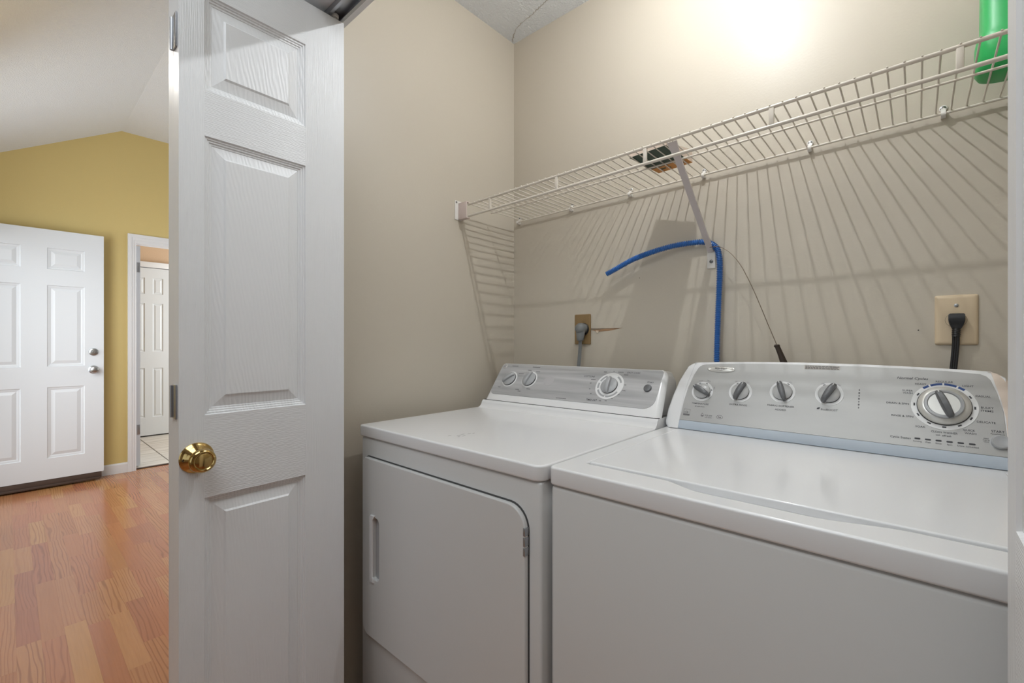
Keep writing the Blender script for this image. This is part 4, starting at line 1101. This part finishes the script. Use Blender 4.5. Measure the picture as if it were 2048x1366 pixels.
# flexible steel retriever with dark handle
tool = thing('pickup_tool', 'thin curved steel rod with dark handle leaning behind the washer', 'tool', (-0.27, 1.41, 1.05))
tube('shaft', spline([(-0.470, 1.432, 1.448), (-0.448, 1.424, 1.4455), (-0.428, 1.415, 1.438), (-0.402, 1.408, 1.416), (-0.375, 1.405, 1.378), (-0.349, 1.405, 1.322), (-0.325, 1.405, 1.260), (-0.305, 1.406, 1.205), (-0.2845, 1.407, 1.150)], 8), 0.0011, M_THINSTEEL, tool, seg=8)
tube('handle', [(-0.2850, 1.407, 1.152), (-0.2848, 1.407, 1.149), (-0.2830, 1.407, 1.145), (-0.2755, 1.407, 1.125), (-0.268, 1.407, 1.103), (-0.258, 1.408, 1.06), (-0.250, 1.409, 1.02)], lambda i: (0.005, 0.0078, 0.0064, 0.0072, 0.0088, 0.0095, 0.0095)[i], M_DARK_HANDLE, tool, seg=14)

# brown dryer outlet with grey right-angle plug
o1 = thing('wall_outlet', 'brown single outlet plate on the wall above the dryer', 'outlet', (-0.9395, YB, 1.15))
FW = frame((0, YB, 0), (1, 0, 0), (0, 0, 1))
plate('cover_plate', [rrect(-0.9745, -0.9045, 1.1495, 1.2625, 0.003, 3)], 0.0055, 0.0018, FW, M_BROWN_PLATE, o1)
lathe('socket', [(0.0225, 0.0), (0.0225, 0.0080), (0.0205, 0.0100), (0, 0.0100)], FW @ Matrix.Translation((-0.9330, 1.2065, 0.001)), M_BLACK, o1, seg=28)
lathe('screw', [(0.0035, 0), (0.0035, 0.001), (0, 0.0014)], FW @ Matrix.Translation((-0.9395, 1.2385, 0.0055)), M_BROWN_PLATE, o1, seg=12)
c1 = thing('power_cord', 'grey right-angle plug and cord in the brown outlet', 'power cord', (-0.93, 1.42, 1.15))
bm = lathe_bm([(0.0190, 0.010), (0.0200, 0.014), (0.0205, 0.024), (0.0200, 0.034), (0.0165, 0.041), (0.009, 0.0445), (0, 0.045)], 28, FW @ Matrix.Translation((-0.9330, 1.2085, 0)))
t_ = sweep_bm([(-0.9330, YB - 0.028, 1.205), (-0.9335, YB - 0.028, 1.190), (-0.9340, YB - 0.028, 1.178), (-0.9345, YB - 0.028, 1.166), (-0.9345, YB - 0.028, 1.163)], lambda i: (0.0185, 0.0175, 0.0155, 0.0145, 0.012)[i], 20, True, 0.75)
me = bpy.data.meshes.new('t'); t_.to_mesh(me); t_.free(); bm.from_mesh(me)
bm_obj('plug', bm, M_CORD_GREY, c1, smooth=True, angle=50)
for dx in (-0.0042, 0.0, 0.0042):
    tube('cable', spline([(-0.9345 + dx, YB - 0.028, 1.168), (-0.9350 + dx, YB - 0.028, 1.14), (-0.9370 + dx, YB - 0.030, 1.10), (-0.9385 + dx, YB - 0.034, 1.05), (-0.938 + dx, YB - 0.034, 0.98)], 6), 0.0030, M_CORD_GREY, c1, seg=8)
# ivory outlet with black plug
o2 = thing('wall_outlet', 'large ivory outlet plate on the wall above the washer', 'outlet', (0.069, YB, 1.15))
bm = bmesh.new(); rings = []
for ins, h in ((0, 0), (0, 0.0015), (0.0008, 0.0036), (0.0026, 0.0056), (0.0055, 0.0068), (0.0095, 0.0073)):
    rings.append([bm.verts.new((x_, y_, h)) for x_, y_ in rrect(0.0325 + ins, 0.1045 - ins, 1.1520 + ins, 1.2670 - ins, 0.004, 3)])
for a, b in zip(rings, rings[1:]):
    for k in range(len(a)): bm.faces.new((a[k], a[(k + 1) % len(a)], b[(k + 1) % len(a)], b[k]))
bm.faces.new(rings[-1]); bm.transform(FW)
bm_obj('cover_plate', bm, M_IVORY, o2, smooth=True, angle=50)
plate('socket', [ellipse(0.0680, 1.2090, 0.0180, 0.0160, 32)], 0.0015, 0.0003, FW @ Matrix.Translation((0, 0, 0.0068)), M_IVORY, o2)
plate('socket', [ellipse(0.0680, 1.2090, 0.0184, 0.0164, 32), ellipse(0.0680, 1.2090, 0.0178, 0.0158, 32)], 0.0010, 0.0001, FW @ Matrix.Translation((0, 0, 0.0066)), M_GAP, o2, res=0)
lathe('screw', [(0.0040, 0), (0.0040, 0.0012), (0.0014, 0.0018), (0.0008, 0.0006), (0, 0.0006)], FW @ Matrix.Translation((0.0685, 1.2425, 0.0070)), M_NICKEL, o2, seg=14)
c2 = thing('power_cord', 'black plug and cord in the ivory outlet', 'power cord', (0.068, 1.43, 1.1))
bm = bmesh.new(); secs = []
for (z, hw, y0, y1) in ((1.2235, 0.0125, 0.0085, 0.024), (1.2215, 0.0135, 0.0085, 0.026), (1.2080, 0.0135, 0.0085, 0.027), (1.2010, 0.0120, 0.0085, 0.027), (1.1915, 0.0085, 0.009, 0.024), (1.1900, 0.0078, 0.010, 0.023)):
    secs.append([bm.verts.new((0.0685 + sx * hw, YB - yy, z)) for sx, yy in ((-1, y0), (1, y0), (1, y1), (-1, y1))])
for a, b in zip(secs, secs[1:]):
    for k in range(4): bm.faces.new((a[k], a[(k + 1) % 4], b[(k + 1) % 4], b[k]))
bm.faces.new(secs[0]); bm.faces.new(secs[-1][::-1])
bmesh.ops.bevel(bm, geom=list(bm.edges), offset=0.0012, segments=2, affect='EDGES')
bm_obj('plug', bm, M_BLACK, c2, smooth=True, angle=45)
tube('strain_relief', [(0.0684 - 0.0001 * k, YB - 0.0165, 1.1915 - 0.0022 * k) for k in range(10)], lambda i: 0.0078 if i % 2 else 0.0066, M_BLACK, c2, seg=14)
for dx in (-0.0036, 0.0, 0.0036):
    tube('cable', spline([(0.0675 + dx, YB - 0.0165, 1.174), (0.0668 + dx, YB - 0.018, 1.150), (0.0640 + dx, YB - 0.022, 1.110), (0.0605 + dx, YB - 0.026, 1.070), (0.058 + dx, YB - 0.028, 1.00)], 6), 0.0028, M_BLACK, c2, seg=8)

# flat printed carton on the shelf, unseen rear raised to cast its wall shadow
zb = zs(-0.55) + 0.0032
ct = thing('carton', 'flat dark green and orange printed carton lying on the wire shelf', 'box', (-0.548, 1.26, zb))
q = [(-0.609, 1.182), (-0.497, 1.170), (-0.487, 1.335), (-0.596, 1.350)]
def quadbox(name, pts, z0, z1, m, par):
    v = [(x, y, z0) for x, y in pts] + [(x, y, z1) for x, y in pts]
    return mesh_obj(name, v, [(3, 2, 1, 0), (4, 5, 6, 7), (0, 1, 5, 4), (1, 2, 6, 5), (2, 3, 7, 6), (3, 0, 4, 7)], m, par)
def lerp2(a, b, t): return (a[0] + (b[0] - a[0]) * t, a[1] + (b[1] - a[1]) * t)
mesh_obj('body', [(x, y, zb + 0.0008) for x, y in q] + [(x, y, zb + h) for (x, y), h in zip(q, (0.011, 0.011, 0.037, 0.040))], [(3, 2, 1, 0), (4, 5, 6, 7), (0, 1, 5, 4), (1, 2, 6, 5), (2, 3, 7, 6), (3, 0, 4, 7)], M_CARD_P, ct)
quadbox('printed_face', [q[0], q[1], lerp2(q[1], q[2], 0.74), lerp2(q[0], q[3], 0.74)], zb, zb + 0.0008, M_CARD_G, ct)
quadbox('printed_face', [lerp2(q[0], q[3], 0.74), lerp2(q[1], q[2], 0.74), q[2], q[3]], zb, zb + 0.0008, M_CARD_O, ct)
for a_, b_, t0 in ((0.18, 0.34, 0.83), (0.40, 0.47, 0.86), (0.72, 0.86, 0.84)):
    p0 = lerp2(lerp2(q[0], q[3], t0), lerp2(q[1], q[2], t0), a_); p1 = lerp2(lerp2(q[0], q[3], t0), lerp2(q[1], q[2], t0), b_)
    quadbox('printed_mark', [p0, p1, (p1[0], p1[1] + 0.008), (p0[0], p0[1] + 0.008)], zb - 0.0003, zb, M_CARD_G, ct)

# green bottle on the shelf, right
zj = zs(0.17) + 0.003
jg = thing('detergent_bottle', 'green plastic bottle on the wire shelf beside the right door edge', 'bottle', (0.17, 1.325, zj))
def loft(name, secs_, m, par, n=28, smooth=50):
    bm = bmesh.new(); rings = []
    for (z, cx, cy, hx, hy, e) in secs_:
        ring_ = []
        for k in range(n):
            a = 2 * PI * k / n; c, s = math.cos(a), math.sin(a)
            ring_.append(bm.verts.new((cx + hx * math.copysign(abs(c) ** e, c), cy + hy * math.copysign(abs(s) ** e, s), z)))
        rings.append(ring_)
    for a, b in zip(rings, rings[1:]):
        for k in range(n): bm.faces.new((a[k], a[(k + 1) % n], b[(k + 1) % n], b[k]))
    bm.faces.new(rings[0][::-1]); bm.faces.new(rings[-1])
    return bm_obj(name, bm, m, par, smooth=True, angle=smooth)
bcx, bcy = 0.172, 1.325
loft('body', [(zj, bcx, bcy, 0.070, 0.042, 0.6), (zj + 0.004, bcx, bcy, 0.078, 0.049, 0.6), (zj + 0.014, bcx, bcy, 0.083, 0.053, 0.6), (zj + 0.060, bcx, bcy, 0.083, 0.053, 0.6), (zj + 0.072, bcx, bcy, 0.081, 0.051, 0.6),
              (zj + 0.082, bcx, bcy, 0.076, 0.047, 0.6), (zj + 0.20, bcx, bcy, 0.075, 0.046, 0.6), (zj + 0.235, bcx, bcy, 0.066, 0.040, 0.65), (zj + 0.255, bcx, bcy, 0.040, 0.030, 0.8), (zj + 0.262, bcx, bcy, 0.024, 0.024, 1.0), (zj + 0.275, bcx, bcy, 0.022, 0.022, 1.0)], M_GREEN, jg)
lathe('cap', [(0.027, 0.0), (0.027, 0.030), (0.025, 0.034), (0, 0.035)], Matrix.Translation((bcx, bcy, zj + 0.272)), mat('white_bottle_cap', srgb(220, 220, 220), 0.4), jg, seg=24)

# closet ceiling lamp holder and bulb
lp = thing('ceiling_lamp', 'small bare bulb on a white holder on the closet ceiling', 'lamp', (BULB[0], BULB[1], ZC))
lathe('lamp_holder', [(0.055, 0.0), (0.055, -0.010), (0.040, -0.025), (0.024, -0.045), (0.024, -0.060), (0.0, -0.060)], Matrix.Translation((BULB[0], BULB[1], ZC)), M_TRIM, lp, seg=28)
def clear_glass():
    m, N, L, b = new_mat('clear_bulb_glass')
    out = N['Material Output']
    tr = N.new('ShaderNodeBsdfTransparent'); gl = N.new('ShaderNodeBsdfGlossy'); gl.inputs['Roughness'].default_value = 0.02
    mx = N.new('ShaderNodeMixShader'); mx.inputs[0].default_value = 0.05
    L.new(tr.outputs[0], mx.inputs[1]); L.new(gl.outputs[0], mx.inputs[2]); L.new(mx.outputs[0], out.inputs['Surface'])
    return m
me_ = clear_glass()
lathe('lamp_stem', [(0.012, 0.090), (0.012, 0.045), (0.004, 0.036), (0.0, 0.034)], Matrix.Translation(BULB), M_TRIM, lp, seg=16)
lathe('bulb', [(0.012, 0.050), (0.013, 0.036), (0.024, 0.016), (0.029, -0.002), (0.026, -0.018), (0.014, -0.028), (0.0, -0.031)], Matrix.Translation(BULB), me_, lp, seg=24)
